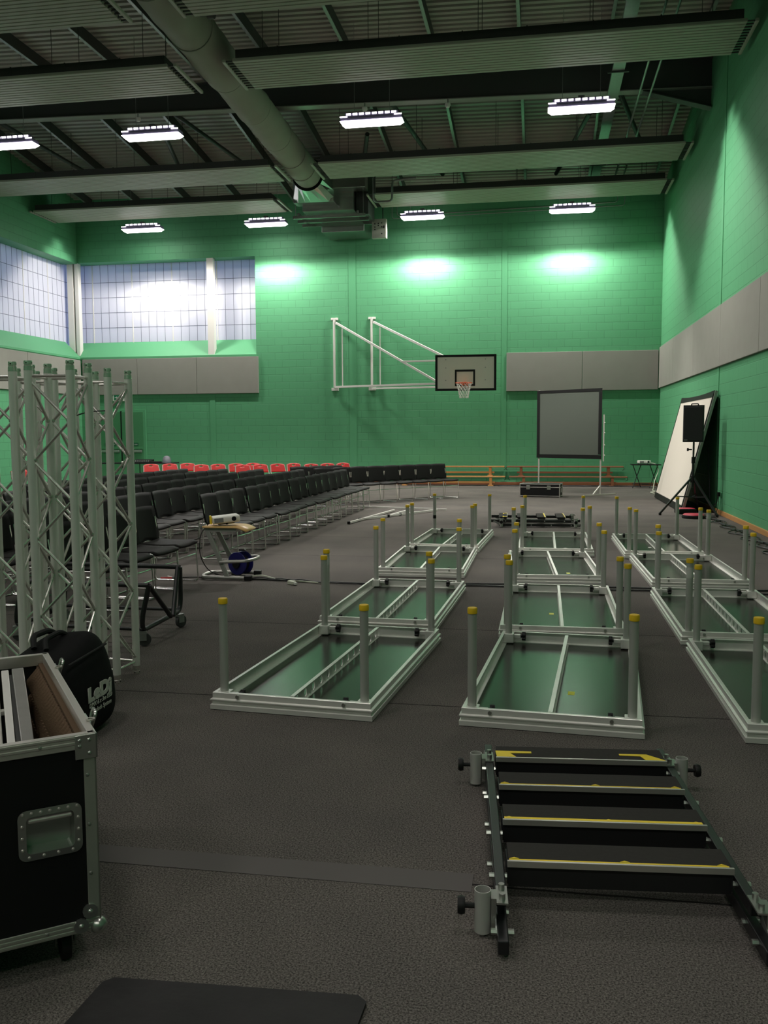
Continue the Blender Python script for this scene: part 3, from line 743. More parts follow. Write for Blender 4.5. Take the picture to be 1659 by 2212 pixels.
def wiggle(p, q, amp, n, z=.008, ph=0):
    p = Vector(p); q = Vector(q); d = (q - p); a = Vector((-d.y, d.x)).normalized()
    return [((p + d * (i / n) + a * amp * sin(i * 1.3 + ph + random.uniform(-.5, .5))).x, (p + d * (i / n) + a * amp * sin(i * 1.3 + ph + random.uniform(-.5, .5))).y, z + abs(random.uniform(0, .018))) for i in range(n + 1)]
for k in range(4):
    pp = wiggle((3.13 - .03 * k, 17.3), (3.16 - .07 * k, 11.6), .05 + .02 * k, 34, .012, k)
    tag(MB().tube(fil(pp, .1, 2), .009, 6).build('cable_run', 'cable'), 'tangled black cables lying along the right wall skirting', 'cable', 'cables along the right wall')
for k in range(3):
    pp = wiggle((-1.2 + k * .4, 26.42 - .05 * k), (3.1, 26.40 + .05 * k), .07, 30, .012, k * 2)
    tag(MB().tube(fil(pp, .1, 2), .009, 6).build('cable_run', 'cable'), 'loose black cables on the floor along the back wall benches', 'cable', 'cables along the back wall')

# ------------------------------------------------------------------ folding table with projector in the corner
t = thing('folding_table', 'small dark folding table with crossed legs in the right back corner', 'table', (2.93, 26.15, 0))
MB().bx(-.40, .40, -.25, .25, .64, .662).build('table_top', 'black_ply', t, .004)
for sy in (-.2, .2):
    for sx in (-1, 1): MB().cyl((sy * 1.15 + sx * .13, sx * .2, .0), (sy * 1.15 - sx * .13, -sx * .2, .64), .012, 8).build('leg', 'black_steel', t)
MB().bar((-.35, .14, .10), (.11, .14, .10), .016, .016).build('cross_bar', 'black_steel', t)
MB().bar((-.11, -.14, .10), (.35, -.14, .10), .016, .016).build('cross_bar', 'black_steel', t)
def projector(label, loc, rz, tilt=0):
    t = thing('projector', label, 'projector', loc, rz)
    t.rotation_euler = (tilt, 0, rz)
    MB().bx(-.165, .165, -.12, .12, .02, .105).build('body', 'projector', t, .022)
    MB().tube([(.085, -.117, .065), (.085, -.135, .065)], .036, 18).build('lens_ring', 'projector', t); MB().cyl((.085, -.134, .065), (.085, -.138, .065), .028, 16).build('lens', 'lens_glass', t)
    MB().bx(-.15, -.04, -.124, -.117, .035, .09).build('vent', 'wheel_grey', t)
    b = MB()
    for sx, sy in ((-.13, .09), (.13, .09), (0, -.09)): b.cyl((sx, sy, 0.001), (sx, sy, .022), .014, 8)
    split(b, 'foot', 'black', t)
    return t
projector('white projector on the folding table in the right back corner', (2.88, 26.1, .663), radians(10))
tag(MB().tube(fil([(3.0, 26.22, .70), (3.22, 26.2, .68), (3.28, 26.0, .5), (3.12, 25.6, .25), (3.05, 25.3, .03), (2.95, 24.6, .02), (3.0, 24.0, .02), (2.9, 23.8, .05), (2.8, 23.9, .02), (2.86, 23.5, .02)], .15), .012, 6).build('projector_cable', 'cable_white'), 'white cable trailing from the corner projector to the floor', 'cable')

# black trunk in front of the screen
t = thing('flight_case', 'long low black flight case with silver edges before the free-standing screen', 'flight case', (.04, 22.35, 0), radians(-9))
w_, d_, h_ = .60 * .80, .23, .32
MB().bx(-w_, w_, -d_, d_, .02, h_).build('body', 'black_ply', t, .004)
b = MB()
for z in (.028, .24, h_ - .003):
    for sy in (-1, 1): b.bx(-w_ - .006, w_ + .006, sy * d_ - .008, sy * d_ + .008, z - .007, z + .007)
    for sx in (-1, 1): b.bx(sx * w_ - .008, sx * w_ + .008, -d_, d_, z - .007, z + .007)
for sx in (-1, 1):
    for sy in (-1, 1): b.bx(sx * w_ - .010, sx * w_ + .010, sy * d_ - .010, sy * d_ + .010, .002, h_ + .005)
b.build('edge_trim', 'case_top', t, .003)
for x in (-.28, .22): MB().bx(x - .045, x + .045, -d_ - .014, -d_ - .004, .185, .285).build('catch', 'butterfly', t, .006)
MB().bx(w_ + .004, w_ + .014, -.08, .08, .11, .22).build('handle_dish', 'butterfly', t, .006)

# ------------------------------------------------------------------ stage decks
def rail(half_along, prof, horiz):
    """mitred rail along X at y = -edge; prof = (inset, z)"""
    pass
W2, L2 = .4875, .99
PROF = [(0, .004), (0, .030), (.010, .034), (.010, .052), (0, .056), (0, .062), (.012, .068), (.012, .099), (.014, .101), (.034, .101), (.034, .096), (.022, .094), (.022, .030), (.050, .027), (.050, .020), (.03, .004)]
def deck_rail(side):
    """side: 0 front,1 right,2 back,3 left ; mitred corners"""
    vs = []
    for e in (-1, 1):
        for o, z in PROF:
            if side in (0, 2):
                x = e * (W2 - o); y = (-1 if side == 0 else 1) * (L2 - o)
            else:
                y = e * (L2 - o); x = (1 if side == 1 else -1) * (W2 - o)
            vs.append((x, y, z))
    n = len(PROF); fs = [(i, (i + 1) % n, n + (i + 1) % n, n + i) for i in range(n)]
    return MB().add(vs, fs).add(vs, [tuple(range(n - 1, -1, -1)), tuple(range(n, 2 * n))])
def rib(holes=True):
    b = MB(); L_ = L2 - .055; z0, z1 = .022, .098; n = 13
    if holes:
        st = 2 * L_ / n
        for i in range(n):
            yc = -L_ + (i + .5) * st; zc = .059; r = .025
            for xs in (-.003, .003):
                vs = []; K = 16
                for k in range(K):
                    a = 2 * PI * k / K + PI / K; m_ = max(abs(cos(a)) / (st / 2), abs(sin(a)) / ((z1 - z0) / 2))
                    vs.append((xs, yc + cos(a) / m_, (z0 + z1) / 2 + sin(a) / m_))
                for k in range(K):
                    a = 2 * PI * k / K + PI / K; vs.append((xs, yc + r * 1.15 * cos(a), zc + r * sin(a)))
                b.add(vs, [(k, (k + 1) % K, K + (k + 1) % K, K + k) for k in range(K)])
            b.lathe([(r, -.003), (r, .003)], 16, (0, yc, zc), 'X')
    else: b.bx(-.003, .003, -L_, L_, z0, z1)
    b.bx(-.012, .012, -L_, L_, z1 - .004, z1); b.bx(-.014, .014, -L_, L_, z0, z0 + .003)
    return b
deck_count = 0
DK = None
def make_deck():
    t = thing('stage_deck', '', 'stage platform', (0, 0, 0), 0, 'upturned stage decks')
    for sd in (0, 2): deck_rail(sd).build('end_rail', 'alu_rail', t)
    for sd in (1, 3): deck_rail(sd).build('side_rail', 'alu_rail', t)
    MB().bx(-W2 + .02, W2 - .02, -L2 + .02, L2 - .02, .003, .022).build('plywood_board', 'ply', t)
    rib().build('centre_rib', 'alu_rail', t)
    b = MB()
    for sx in (-.32, .32):
        for sy in (-1, 1): b.cyl((sx, sy * (L2 - .013), .083), (sx, sy * (L2 - .002), .083), .011, 8)
    split(b, 'rail_bolt', 'butterfly', t)
    for sx in (-1, 1):
        for sy in (-1, 1):
            x, y = sx * (W2 - .062), sy * (L2 - .068)
            lg = MB().cyl((x, y, .024), (x, y, .625), .0245, 18).build('leg', 'leg', t)
            MB().lathe([(0.0255, .612), (.0275, .614), (.0275, .640), (.025, .645), (0, .645)], 18, (x, y, 0)).build('end_cap', 'yellow', lg)
            c = MB().bx(x - .040, x + .040, y - .040, y + .040, .030, .098); c.bx(x - sx * .040, x - sx * .090, y - .014, y + .014, .062, .090)
            cl = c.build('leg_clamp', 'alu_rail', t, .004)
            xk = x - sx * .112
            k = MB().cyl((x - sx * .085, y, .076), (xk, y, .076), .011, 8); k.lathe([(0, sx * .014), (.022, sx * .014), (.028, 0), (.022, -sx * .014), (0, -sx * .014)], 10, (xk, y, .076), 'X')
            for q in range(5):
                a = 2 * PI * q / 5; k.cyl((xk - .013, y + .024 * cos(a), .076 + .024 * sin(a)), (xk + .013, y + .024 * cos(a), .076 + .024 * sin(a)), .010, 6)
            k.build('clamp_knob', 'black', cl)
    return t
DECKS = [
 ('L', -1.300, 5.787, -.085, 'left column, nearest the camera'), ('L', -1.250, 8.008, -.041, 'left column, second from the camera'),
 ('L', -1.284, 10.711, -.003, 'left column, third from the camera'), ('L', -1.220, 12.860, -.05, 'left column, farthest from the camera'),
 ('C', .140, 5.725, -.075, 'middle column, nearest the camera'), ('C', .189, 7.909, -.004, 'middle column, second from the camera'),
 ('C', .150, 10.45, .045, 'middle column, third from the camera and slightly askew'), ('C', .212, 12.63, -.003, 'middle column, farthest from the camera'),
 ('R', 1.545, 5.715, -.004, 'right column, nearest and cut by the picture edge'), ('R', 1.545, 7.88, -.003, 'right column, second from the camera'),
 ('R', 1.605, 10.37, .017, 'right column, third from the camera'), ('R', 1.541, 12.52, .005, 'right column, farthest from the camera')]
dk0 = make_deck()
for i, (c, x, y, a, w) in enumerate(DECKS):
    o = place(dk0, i == 0, (x, y, 0), a, 'upturned aluminium stage deck, ' + w, 'upturned stage decks')
    DECKS[i] = (o, c)
def on_deck(i, name, mb, m): return mb.build(name, m, DECKS[i][0])
for i, (x, y) in ((4, (.085, -.30)), (5, (-.075, -.1)), (6, (.16, -.35)), (7, (.14, -.35)), (10, (.02, -.42)), (11, (-.06, .0))):
    on_deck(i, 'label_sticker', MB().bx(x - .02, x + .02, y - .035, y + .035, .0222, .0232), 'sticker' if i not in (7, 11) else 'white_sticker')
def leg_band(i, sx, sy, z0, z1, m):
    x, y = sx * (W2 - .062), sy * (L2 - .068)
    on_deck(i, 'leg_tape', MB().lathe([(.0252, z0), (.0252, z1)], 18, (x, y, 0)), m)
leg_band(2, 1, -1, .24, .30, 'yellow_tape'); leg_band(1, -1, -1, .52, .585, 'white_sticker'); leg_band(9, -1, -1, .50, .58, 'white_sticker')
leg_band(3, -1, 1, .26, .31, 'black'); leg_band(10, 1, 1, .54, .59, 'white_sticker'); leg_band(6, -1, 1, .47, .53, 'white_sticker')

# ------------------------------------------------------------------ folded stage steps
def steps(label, loc, rz):
    t = thing('stage_steps', label, 'steps', loc, rz, 'folded stage steps')
    HW = .365
    for sx in (-1, 1):
        x = sx * (HW + .03)
        MB().bar((x, -.30, .038), (x, 1.10, .038), .034, .045).build('lower_stringer', 'black_steel', t, .004)
        MB().bar((x, -.14, .105), (x, 1.24, .105), .034, .045).build('upper_stringer', 'black_steel', t, .004)
        for y0 in (-.22, 1.06): MB().bar((x + sx * .0195, y0, .038), (x + sx * .0195, y0 + .13, .105), .03, .004, up=(1, 0, 0)).build('link_plate', 'galv', t)
        b = MB()
        for y in (0.02, .345, .675, .99):
            for (yy, z) in ((y, .105), (y - .11, .038)):
                b.cyl((x - .026, yy, z), (x + .034 * 1 if sx > 0 else x + .026, yy, z), .010, 6) if sx > 0 else b.cyl((x - .034, yy, z), (x + .026, yy, z), .010, 6)
        b.cyl((x - .036, -.22, .045), (x + .036, -.22, .045), .010, 6); split(b, 'bolt', 'butterfly', t)
        for ys in (-.16, 1.06):
            s_ = sx * .060
            sk = MB().lathe([(.024, .012), (.0265, .012), (.0265, .150), (.024, .150), (.024, .012)], 18, (x + s_, ys, 0)).build('handrail_socket', 'leg', t)
            p = MB().bx(x - .018, x + .018, ys - .055, ys + .055, .129, .135); 
            for q in (-.03, .03): p.cyl((x, ys + q, .134), (x, ys + q, .155), .010, 8)
            p.bx(x + sx * .018, x + sx * .034, ys - .03, ys + .03, .04, .135)
            p.build('socket_bracket', 'butterfly', sk)
            k = MB().cyl((x + s_ + sx * .026, ys, .095), (x + s_ + sx * .06, ys, .095), .009, 8); xk = x + s_ + sx * .068
            k.lathe([(0, -.012), (.026, -.012), (.030, 0), (.026, .012), (0, .012)], 10, (xk, ys, .095), 'X'); k.build('socket_knob', 'black', sk)
    for i, y in enumerate((0.0, .325, .655, .965)):
        z = .168
        tr = MB().bx(-HW, HW, y + .004, y + .140, z - .026, z).build('tread', 'tread', t, .002)
        MB().bx(-HW - .004, HW + .004, y - .006, y + .004, z - .020, z + .002).build('nosing', 'case_top', tr, .001)
        MB().bx(-HW, HW, y + .012, y + .022, z - .095, z - .026).build('tread_riser', 'black_steel', tr)
        for sx in (-1, 1): MB().bx(sx * HW - .004, sx * HW + .004, y + .01, y + .13, z - .085, z - .02).build('tread_side', 'black_steel', tr)
        n = 14; vs = []
        if i < 3:
            b = MB().bx(-HW + .002, HW - .01, y + .004, y + (.012, .020, .010)[i], z + .0005, z + .0022)
            for xx in (-HW + .02, .02, HW - .03): b.prism([(xx - .016, y + .016), (xx + .016, y + .016), (xx, y + .026)], 'Z', z + .0005, z + .002)
            b.build('yellow_edge', 'yellow_tape', tr)
        else:
            b = MB().prism([(-HW + .0, y + .004), (-HW + .085, y + .004), (-HW + .06, y + .05), (-HW + .155, y + .055), (-HW + .155, y + .075), (-HW - .004, y + .075)], 'Z', z + .0006, z + .0024)
            b.prism([(HW, y + .004), (HW - .085, y + .004), (HW - .10, y + .05), (HW - .19, y + .055), (HW - .19, y + .073), (HW - .07, y + .073)], 'Z', z + .0006, z + .0024)
            split(b, 'yellow_tape', 'yellow_tape', tr)
    return t
steps('black folded stage steps with yellow edged treads in the right foreground', (.275, 2.95, 0), radians(5))
st2 = steps('black folded stage steps lying beyond the middle stage decks, far from camera', (.42, 15.55, 0), radians(92))

# ------------------------------------------------------------------ chairs
def make_chair():
    t = thing('stacking_chair', '', 'chair')
    def sf(u, v):
        x = -.20 + .44 * v; y = -.235 + .47 * u
        return (x, y, .452 - .016 * sin(PI * v) * .8 - .010 * (1 - (2 * u - 1) ** 2) - .03 * max(0, v - .85) ** 2 * 40)
    MB().surf(sf, 8, 8).build('seat', 'seat', t, 0, .024)
    def bf(u, v):
        w = .252 - .030 * max(0, (.35 - v) / .35) ** 2
        y = -w + 2 * w * u
        z = .418 + .392 * v + .010 * (1 - (2 * u - 1) ** 2) * v + .040 * (1 - (2 * u - 1) ** 2) * (1 - v) ** 2
        return (-.205 - .045 * v - .028 * v * v - .035 * (1 - (2 * u - 1) ** 2), y, z)
    MB().surf(bf, 10, 8).build('backrest', 'chair', t, 0, .016)
    f = MB(); r = .0072
    for s_ in (-1, 1):
        y = s_ * .245
        f.tube(fil([(-.23, y, .44), (-.265, y, .007), (.235, y, .007), (.215, y, .435), (-.20, y, .435)], .035, 4), r, 6)
        f.tube(fil([(-.20, y * .96, .435), (-.218, y * .96, .46), (-.245, y * .93, .70)], .02, 3), r, 6)
    f.tube([(.213, -.245, .30), (.213, .245, .30)], r, 6); f.tube([(-.22, -.245, .435), (-.22, .245, .435)], r, 6); f.tube([(.19, -.24, .43), (.19, .24, .43)], r, 6)
    f.tube([(-.262, -.245, .007), (-.262, .245, .007)], r, 6)
    f.build('sled_frame', 'chrome', t)
    return t
ch0 = make_chair(); first = True
def chair(x, y, rz, label, group):
    global first
    place(ch0, first, (x, y, 0), rz, label, group); first = False
# rows facing the right wall; x is given for the backrest top, the chair centre is .3 m in front of it
ROWN = ['front', 'second', 'third', 'fourth', 'fifth']
P_ = .527
cnt = ((15, 0), (22, 0), (19, 0), (15, 0), (12, 0))
for r in range(5):
    n = cnt[r][0]
    for k in range(n):
        y = 18.36 - k * P_ + random.uniform(-.012, .012)
        if r >= 1: y += .05 * (r - 1)
        x = -4.05 - .15 * (18.4 - y) / 7.4 + .275 - .925 * r + random.uniform(-.02, .02) + (.06 * max(0, 5 - k) / 5 if r > 2 else 0)
        where = ROWN[r]
        chair(x, y, radians(-4 + random.uniform(-1.5, 1.5)), 'black chair, %s from the far end of the %s straight row' % (ORD[k], where), 'black chairs in the straight rows')
for k in range(4):
    chair(-4.17 + .30 + random.uniform(-.02, .02), 8.90 - k * .56, radians(-3 + random.uniform(-2, 2)),
          'black chair behind the trusses, %s from the projector trolley in the near block' % ORD[k], 'black chairs in the near block')
# angled row at the far end
u_ = Vector((2.71, 3.16)).normalized()
for k in range(11):
    p = Vector((-2.50, 21.92)) - u_ * (k * .49)
    if k > 7: p = Vector((-3.2, 22.52)) - u_ * ((k - 3) * .49)
    fx = Vector((.757, -.653))
    c = p + fx * .30
    chair(c.x, c.y, math.atan2(fx.y, fx.x) + radians(random.uniform(-1.5, 1.5)), ('black chair in the angled far row facing the camera, %s from its right end' % ORD[k]) if k < 8 else 'black chair half hidden behind the left end of the angled row, %s from the right' % ORD[k - 8], 'black chairs in the angled row')

def make_red():
    t = thing('folding_chair', '', 'chair')
    def bf(u, v):
        y = -.22 + .44 * u; e = abs(2 * u - 1)
        z = .635 + .20 * v - .03 * e ** 3 * v
        return (-.20 - .05 * v - .03 * (1 - e ** 2), y * (1 - .08 * v), z)
    MB().surf(bf, 10, 7, lambda i, j: i in (4, 5) and j == 5).build('backrest', 'red', t, 0, .022)
    def sf(u, v): return (-.18 + .40 * v, -.21 + .42 * u, .45 - .012 * sin(PI * v))
    MB().surf(sf, 6, 6).build('seat', 'red', t, 0, .024)
    for s_ in (-1, 1):
        y = s_ * .215
        MB().tube(fil([(-.24, y * .9, .80), (-.20, y, .62), (.24, y, .01)], .1, 3), .011, 6).build('front_leg', 'white_tube', t)
        MB().tube([(.12, y * .92, .44), (-.24, y * .92, .01)], .011, 6).build('rear_leg', 'white_tube', t)
    b = MB().tube([(.18, -.215, .10), (.18, .215, .10)], .009, 6); b.tube([(-.17, -.2, .10), (-.17, .2, .10)], .009, 6); b.build('stretcher', 'white_tube', t)
    return t
rd0 = make_red(); firstr = True
REDS = [[(-9.4, 20.81), (-9.08, 21.14), (-8.78, 21.48)], [(-8.01, 20.57), (-7.75, 20.95), (-7.45, 21.32), (-7.14, 21.68)],
        [(-6.95, 20.50), (-6.65, 20.86), (-6.35, 21.21), (-6.05, 21.56)], [(-5.46, 21.25), (-5.16, 21.60), (-4.86, 21.95)], [(-10.92, 17.6), (-10.5, 17.3)]]
GN = ['leftmost group', 'second group from the left', 'third group from the left', 'rightmost group', 'pair at the left behind the trusses']
for gi, gq in enumerate(REDS):
    fx = Vector((.757, -.653)); fa = math.atan2(fx.y, fx.x)
    if gi == 4: fa = radians(-30)
    for k, (x, y) in enumerate(gq):
        c = Vector((x, y)) + Vector((cos(fa), sin(fa))) * .24 + Vector((-sin(fa), cos(fa))) * (.025 * (k - 1))
        place(rd0, firstr, (c.x, c.y, 0), fa + radians(random.uniform(-2, 2)), 'red folding chair, %s from the left in the %s' % (ORD[k], GN[gi]), 'red folding chairs'); firstr = False

# table with equipment at the back left
t = thing('equipment_table', 'dark trestle table before the green double door', 'table', (-11.95, 25.5, 0))
MB().bx(-1.16, 1.16, -.35, .35, .68, .71).build('table_top', 'black_ply', t, .006)
for x in (-1.08, -.1, 1.0): MB().tube(fil([(x, -.30, 0), (x, -.30, .68), (x, .30, .68), (x, .30, 0)], .06), .014, 6).build('leg_frame', 'black_steel', t)
o = thing('mixing_desk', 'small black sound mixer on the table by the double door', 'mixer', (-11.75, 25.35, .711))
MB().prism([(-.2, 0.001), (.2, 0.001), (.2, .10), (-.2, .03)], 'X', -.28, .28).build('body', 'black', o, .006)
b = MB()
for i in range(8): b.cyl((-.24 + .068 * i, -.1, .04), (-.24 + .068 * i, -.1, .07), .012, 6)
split(b, 'knob', 'wheel_grey', o)
o = thing('desk_speaker', 'small grey rounded speaker on the right end of the trestle table', 'speaker', (-11.0, 25.4, .711))
MB().lathe([(0, .001), (.13, .001), (.13, .06), (.10, .16), (.06, .20), (0, .21)], 14).build('body', 'laptop', o)
tag(MB().bx(-11.5, -11.15, 25.2, 25.38, .712, .755).build('amplifier', 'black', None, .006), 'flat black amplifier on the trestle table between mixer and grey speaker', 'amplifier')
tag(MB().bx(-12.35, -12.1, 25.2, 25.4, .712, .76).build('receiver_box', 'white_steel', None, .006), 'small white box on the trestle table seen through the trusses', 'box')

# ------------------------------------------------------------------ projector trolley
t = thing('projector_trolley', 'small silver framed table with curved beech top in front of the black chairs', 'table', (-3.40, 9.42, 0), radians(2))
def tf(u, v):
    x = -.215 + .49 * u; y = -.19 + .38 * v
    z = .575 - (max(0, x - .14) ** 2) * 2.4 + .012 * max(0, -.18 - x) * 10
    return (x, y, z)
MB().surf(tf, 14, 2).build('table_top', 'beech', t, 0, .016)
b = MB().bx(-.20, .16, -.165, -.125, .525, .565); b.bx(-.20, .16, .125, .165, .525, .565); b.bx(-.20, -.16, -.125, .125, .525, .565); b.bx(.12, .16, -.125, .125, .525, .565); b.build('top_frame', 'silver_tube', t)
for sy in (-1, 1): MB().bar((-.17, sy * .15, .535), (.06, sy * .19, .03), .05, .028, up=(0, 1, 0)).build('leg', 'silver_tube', t, .006)
MB().tube(fil([(-.02, -.20, .20), (.28, -.20, .215), (.34, -.05, .22), (.34, .10, .22), (.28, .2, .215), (-.02, .20, .20)], .09), .018, 8).build('bracing_hoop', 'silver_tube', t)
MB().tube(fil([(.30, -.19, .03), (-.22, -.19, .03), (-.27, 0, .03), (-.22, .19, .03), (.30, .19, .03)], .07), .020, 8).build('base_frame', 'silver_tube', t)
for sy in (-1, 1): MB().bx(.25, .33, sy * .19 - .032, sy * .19 + .032, 0.0, .055).build('foot_block', 'black', t, .008)
pj = projector('white projector with a yellow strap on the beech-topped trolley', (-3.40, 9.40, .586), radians(12))
pj.rotation_euler = (0, radians(-5), radians(28)); pj.location.z = .60; pj.scale = (.9, .9, .9)
MB().bx(-.19, -.168, -.03, .03, .02, .12).build('yellow_strap', 'yellow_tape', pj, .003)
MB().bx(-.1, .1, -.06, .06, .0, .022).build('riser_foot', 'wheel_grey', pj, .004)
r_ = thing('cable_reel', 'dark blue cable reel sitting in the base of the projector trolley', 'cable reel', (-3.29, 9.55, 0), radians(-20))
for sy in (-1, 1): MB().lathe([(0, sy * .05), (.125, sy * .05), (.132, sy * .06), (.125, sy * .07), (0, sy * .07)], 26, (0, 0, .145), 'Y').build('reel_flange', 'reel', r_)
MB().lathe([(.085, -.05), (.085, .05)], 22, (0, 0, .145), 'Y').build('wound_cable', 'cable', r_)
MB().lathe([(0, -.075), (.05, -.075), (.05, -.09), (0, -.09)], 18, (0, 0, .145), 'Y').build('socket_face', 'black', r_)
MB().tube(fil([(-.13, 0, .008), (-.05, 0, .008), (-.06, .085, .10), (0, .085, .29), (.06, 0, .29), (-.02, 0, .29)], .04), .010, 6).build('carry_frame', 'black_steel', r_)
def cab(label, pts, r, m='cable', group=None, name='floor_cable'): return tag(MB().tube(fil(pts, .12, 4), r, 6).build(name, m), label, 'cable', group)
wv = [(-3.1, 9.35, .01)]
for i in range(15): wv.append((-2.95 + i * .115, 9.28 + (.05 if i % 2 else -.05) - .02 * i, .012 if i % 2 else .045 if i < 6 else .02))
cab('wavy black flex running from the cable reel towards the left stage decks', wv, .006)
cab('straight thick black cable crossing the floor from trolley to right wall', [(-3.1, 9.3, .012), (-2.4, 9.22, .012), (-1.4, 9.15, .012), (-.6, 9.22, .012), (.6, 9.15, .012), (1.4, 9.2, .012), (2.4, 9.1, .012), (3.2, 9.3, .012)], .010)
cab('second thick black cable lying beside the first between the decks', [(-.75, 9.32, .012), (-.2, 9.36, .012), (.6, 9.33, .012), (1.3, 9.3, .012), (2.2, 9.32, .012), (3.2, 9.6, .012)], .010)
cab('white flex with plug lying beside the cable reel', [(-3.2, 9.3, .012), (-3.0, 9.38, .05), (-2.8, 9.28, .012), (-2.45, 9.2, .012), (-2.2, 9.12, .012)], .008, 'cable_white')
o = thing('plug_adapter', 'white plug adapter on the carpet right of the cable reel', 'plug', (-2.55, 9.05, 0), radians(-40))
MB().bx(-.07, .03, -.025, .025, .002, .04).build('body', 'cable_white', o, .008); MB().bx(.03, .07, -.015, .015, .006, .03).build('plug', 'white_sticker', o, .004)
o = thing('video_lead', 'red and white video lead end on the carpet left of the trolley', 'cable', (-3.95, 9.25, 0))
MB().tube(fil([(.35, .1, .01), (.15, .0, .02), (-.02, -.02, .01)], .08), .007, 6).build('lead', 'cable', o)
MB().cyl((-.02, -.02, .012), (-.14, -.05, .012), .011, 8).build('red_connector', 'red', o); MB().cyl((-.02, -.01, .014), (-.10, .05, .014), .010, 8).build('white_connector', 'white_sticker', o)
cab('thin black cable hanging from the projector down beside the trolley', [(-3.58, 9.34, .60), (-3.66, 9.3, .5), (-3.68, 9.3, .25), (-3.56, 9.30, .06), (-3.35, 9.36, .02)], .006)

# silver screen frame lying on the carpet
t = thing('screen_leg_frame', 'white folding screen frame lying on the carpet beyond the left stage decks', 'frame', (0, 0, 0))
for a, c in (((-3.26, 15.2), (-2.88, 17.8)), ((-3.20, 15.85), (-2.02, 17.95)), ((-3.78, 18.55), (-1.85, 18.05)), ((-2.78, 16.6), (-2.60, 17.75))):
    MB().bar((a[0], a[1], .03), (c[0], c[1], .03), .035, .03).build('frame_tube', 'white_steel', t)
for a in ((-3.26, 15.2), (-3.20, 15.85), (-2.79, 16.55), (-2.62, 16.9)): MB().box(a[0], a[1], .03, .05, .05, .05).build('end_foot', 'black', t, .006)

# ------------------------------------------------------------------ chair dolly
t = thing('chair_dolly', 'black tubular chair dolly on casters right of the aluminium trusses', 'trolley', (0, 0, 0))
def tb(pts, r=.019, name='frame_tube'): return MB().tube(fil(pts, .05, 4), r, 10).build(name, 'black_steel', t)
A0 = Vector((-2.93, 6.24, 0)); A1 = Vector((-2.91, 6.90, 0))     # right end: near and far wheels
Lft = Vector((-1.05, .03, 0))
for e in (0, 1):
    o_ = Lft * e
    n_, f_ = A0 + o_, A1 + o_
    tb([n_ + Vector((0.05, .02, .46)), n_ + Vector((0, 0, .22)), n_ + Vector((.0, .0, .12)), f_ + Vector((0, 0, .14)), f_ + Vector((.0, .03, .24)), f_ + Vector((0, .03, .50))])
    tb([n_ + Vector((0.05, .02, .46)), (n_ + f_) / 2 + Vector((.05, .06, .15))]); tb([f_ + Vector((-.02, .03, .50)), (n_ + f_) / 2 + Vector((.06, .08, .15))])
    if e == 0:
        tb([n_ + Vector((.05, .02, .46)), n_ + Lft + Vector((.05, .02, .46))]); tb([f_ + Vector((0, .03, .50)), f_ + Lft + Vector((0, .03, .50))])
        tb([n_ + Vector((0, 0, .13)), n_ + Lft + Vector((0, 0, .13))], .014); tb([f_ + Vector((0, 0, .15)), f_ + Lft + Vector((0, 0, .15))], .014)
    for q, rz in ((n_, 0.4), (f_, 1.2)):
        cs = MB().bx(-.03, .03, -.022, .022, .095, .115); cs.bx(-.028, .028, -.024, -.020, .045, .1); cs.bx(-.028, .028, .020, .024, .045, .1)
        c_ = cs.build('caster', 'galv', t); c_.location = q; c_.rotation_euler = (0, 0, rz)
        MB().lathe([(0, -.016), (.032, -.016), (.050, -.014), (.052, 0), (.050, .014), (.032, .016), (0, .016)], 20, (.012, 0, .053), 'Y').build('wheel', 'rubber', c_)

# ------------------------------------------------------------------ box trusses standing on end
def truss(label, x, y, rz):
    t = thing('box_truss', label, 'truss', (x, y, 0), rz, 'upright aluminium trusses')
    h = .12; H_ = 2.003
    cs = [(-h, -h), (h, -h), (h, h), (-h, h)]
    for (a, c) in cs:
        ch = MB().cyl((a, c, .055), (a, c, H_ - .055), .0245, 18).build('chord', 'alu_dull', t)
        for z0, z1 in ((0.0, .055), (H_, H_ - .055)):
            s_ = 1 if z1 > z0 else -1
            b = MB().lathe([(.013, z0), (.0215, z0), (.0225, z0 + s_ * .004), (.0225, z0 + s_ * .020), (.0205, z0 + s_ * .022), (.0205, z0 + s_ * .026), (.0232, z0 + s_ * .028), (.0245, z1)], 18, (a, c, 0))
            b.lathe([(.013, z0), (.013, z0 + s_ * .03), (0, z0 + s_ * .03)], 14, (a, c, 0))
            cn = b.build('end_connector', 'alu_brace', ch)
            k = MB().cyl((a - .0232, c, z0 + s_ * .012), (a + .0232, c, z0 + s_ * .012), .004, 8); k.cyl((a, c - .0232, z0 + s_ * .012), (a, c + .0232, z0 + s_ * .012), .004, 8); k.build('pin_hole', 'black', cn)
    for i in range(4):
        p, q = Vector((*cs[i], 0)), Vector((*cs[(i + 1) % 4], 0)); d = (q - p).normalized()
        p = p + d * .02; q = q - d * .02; b = MB(); r = .0085
        for z in (.085, H_ - .085): b.cyl(p + Vector((0, 0, z)), q + Vector((0, 0, z)), r, 8)
        z = H_ - .115; side = i % 2; n = 8; st = (H_ - .23) / n
        for k in range(n):
            za, zc = z - k * st - .008, z - (k + 1) * st + .008
            a_, c_ = (p, q) if (k + side) % 2 == 0 else (q, p)
            b.cyl(a_ + Vector((0, 0, za)), c_ + Vector((0, 0, zc)), r, 8)
            b.lathe([(0, -.014), (.012, -.008), (.0135, 0), (.012, .008), (0, .014)], 8, (c_.x, c_.y, zc))
        b.build('lattice', 'alu_brace', t)
    return t
truss('upright aluminium box truss, rightmost and beside the chair dolly', -2.770, 5.405, radians(-5))
truss('upright aluminium box truss directly behind the black bag', -2.695, 4.755, radians(5))
truss('upright aluminium box truss, leftmost at the picture edge', -3.065, 4.78, radians(7))
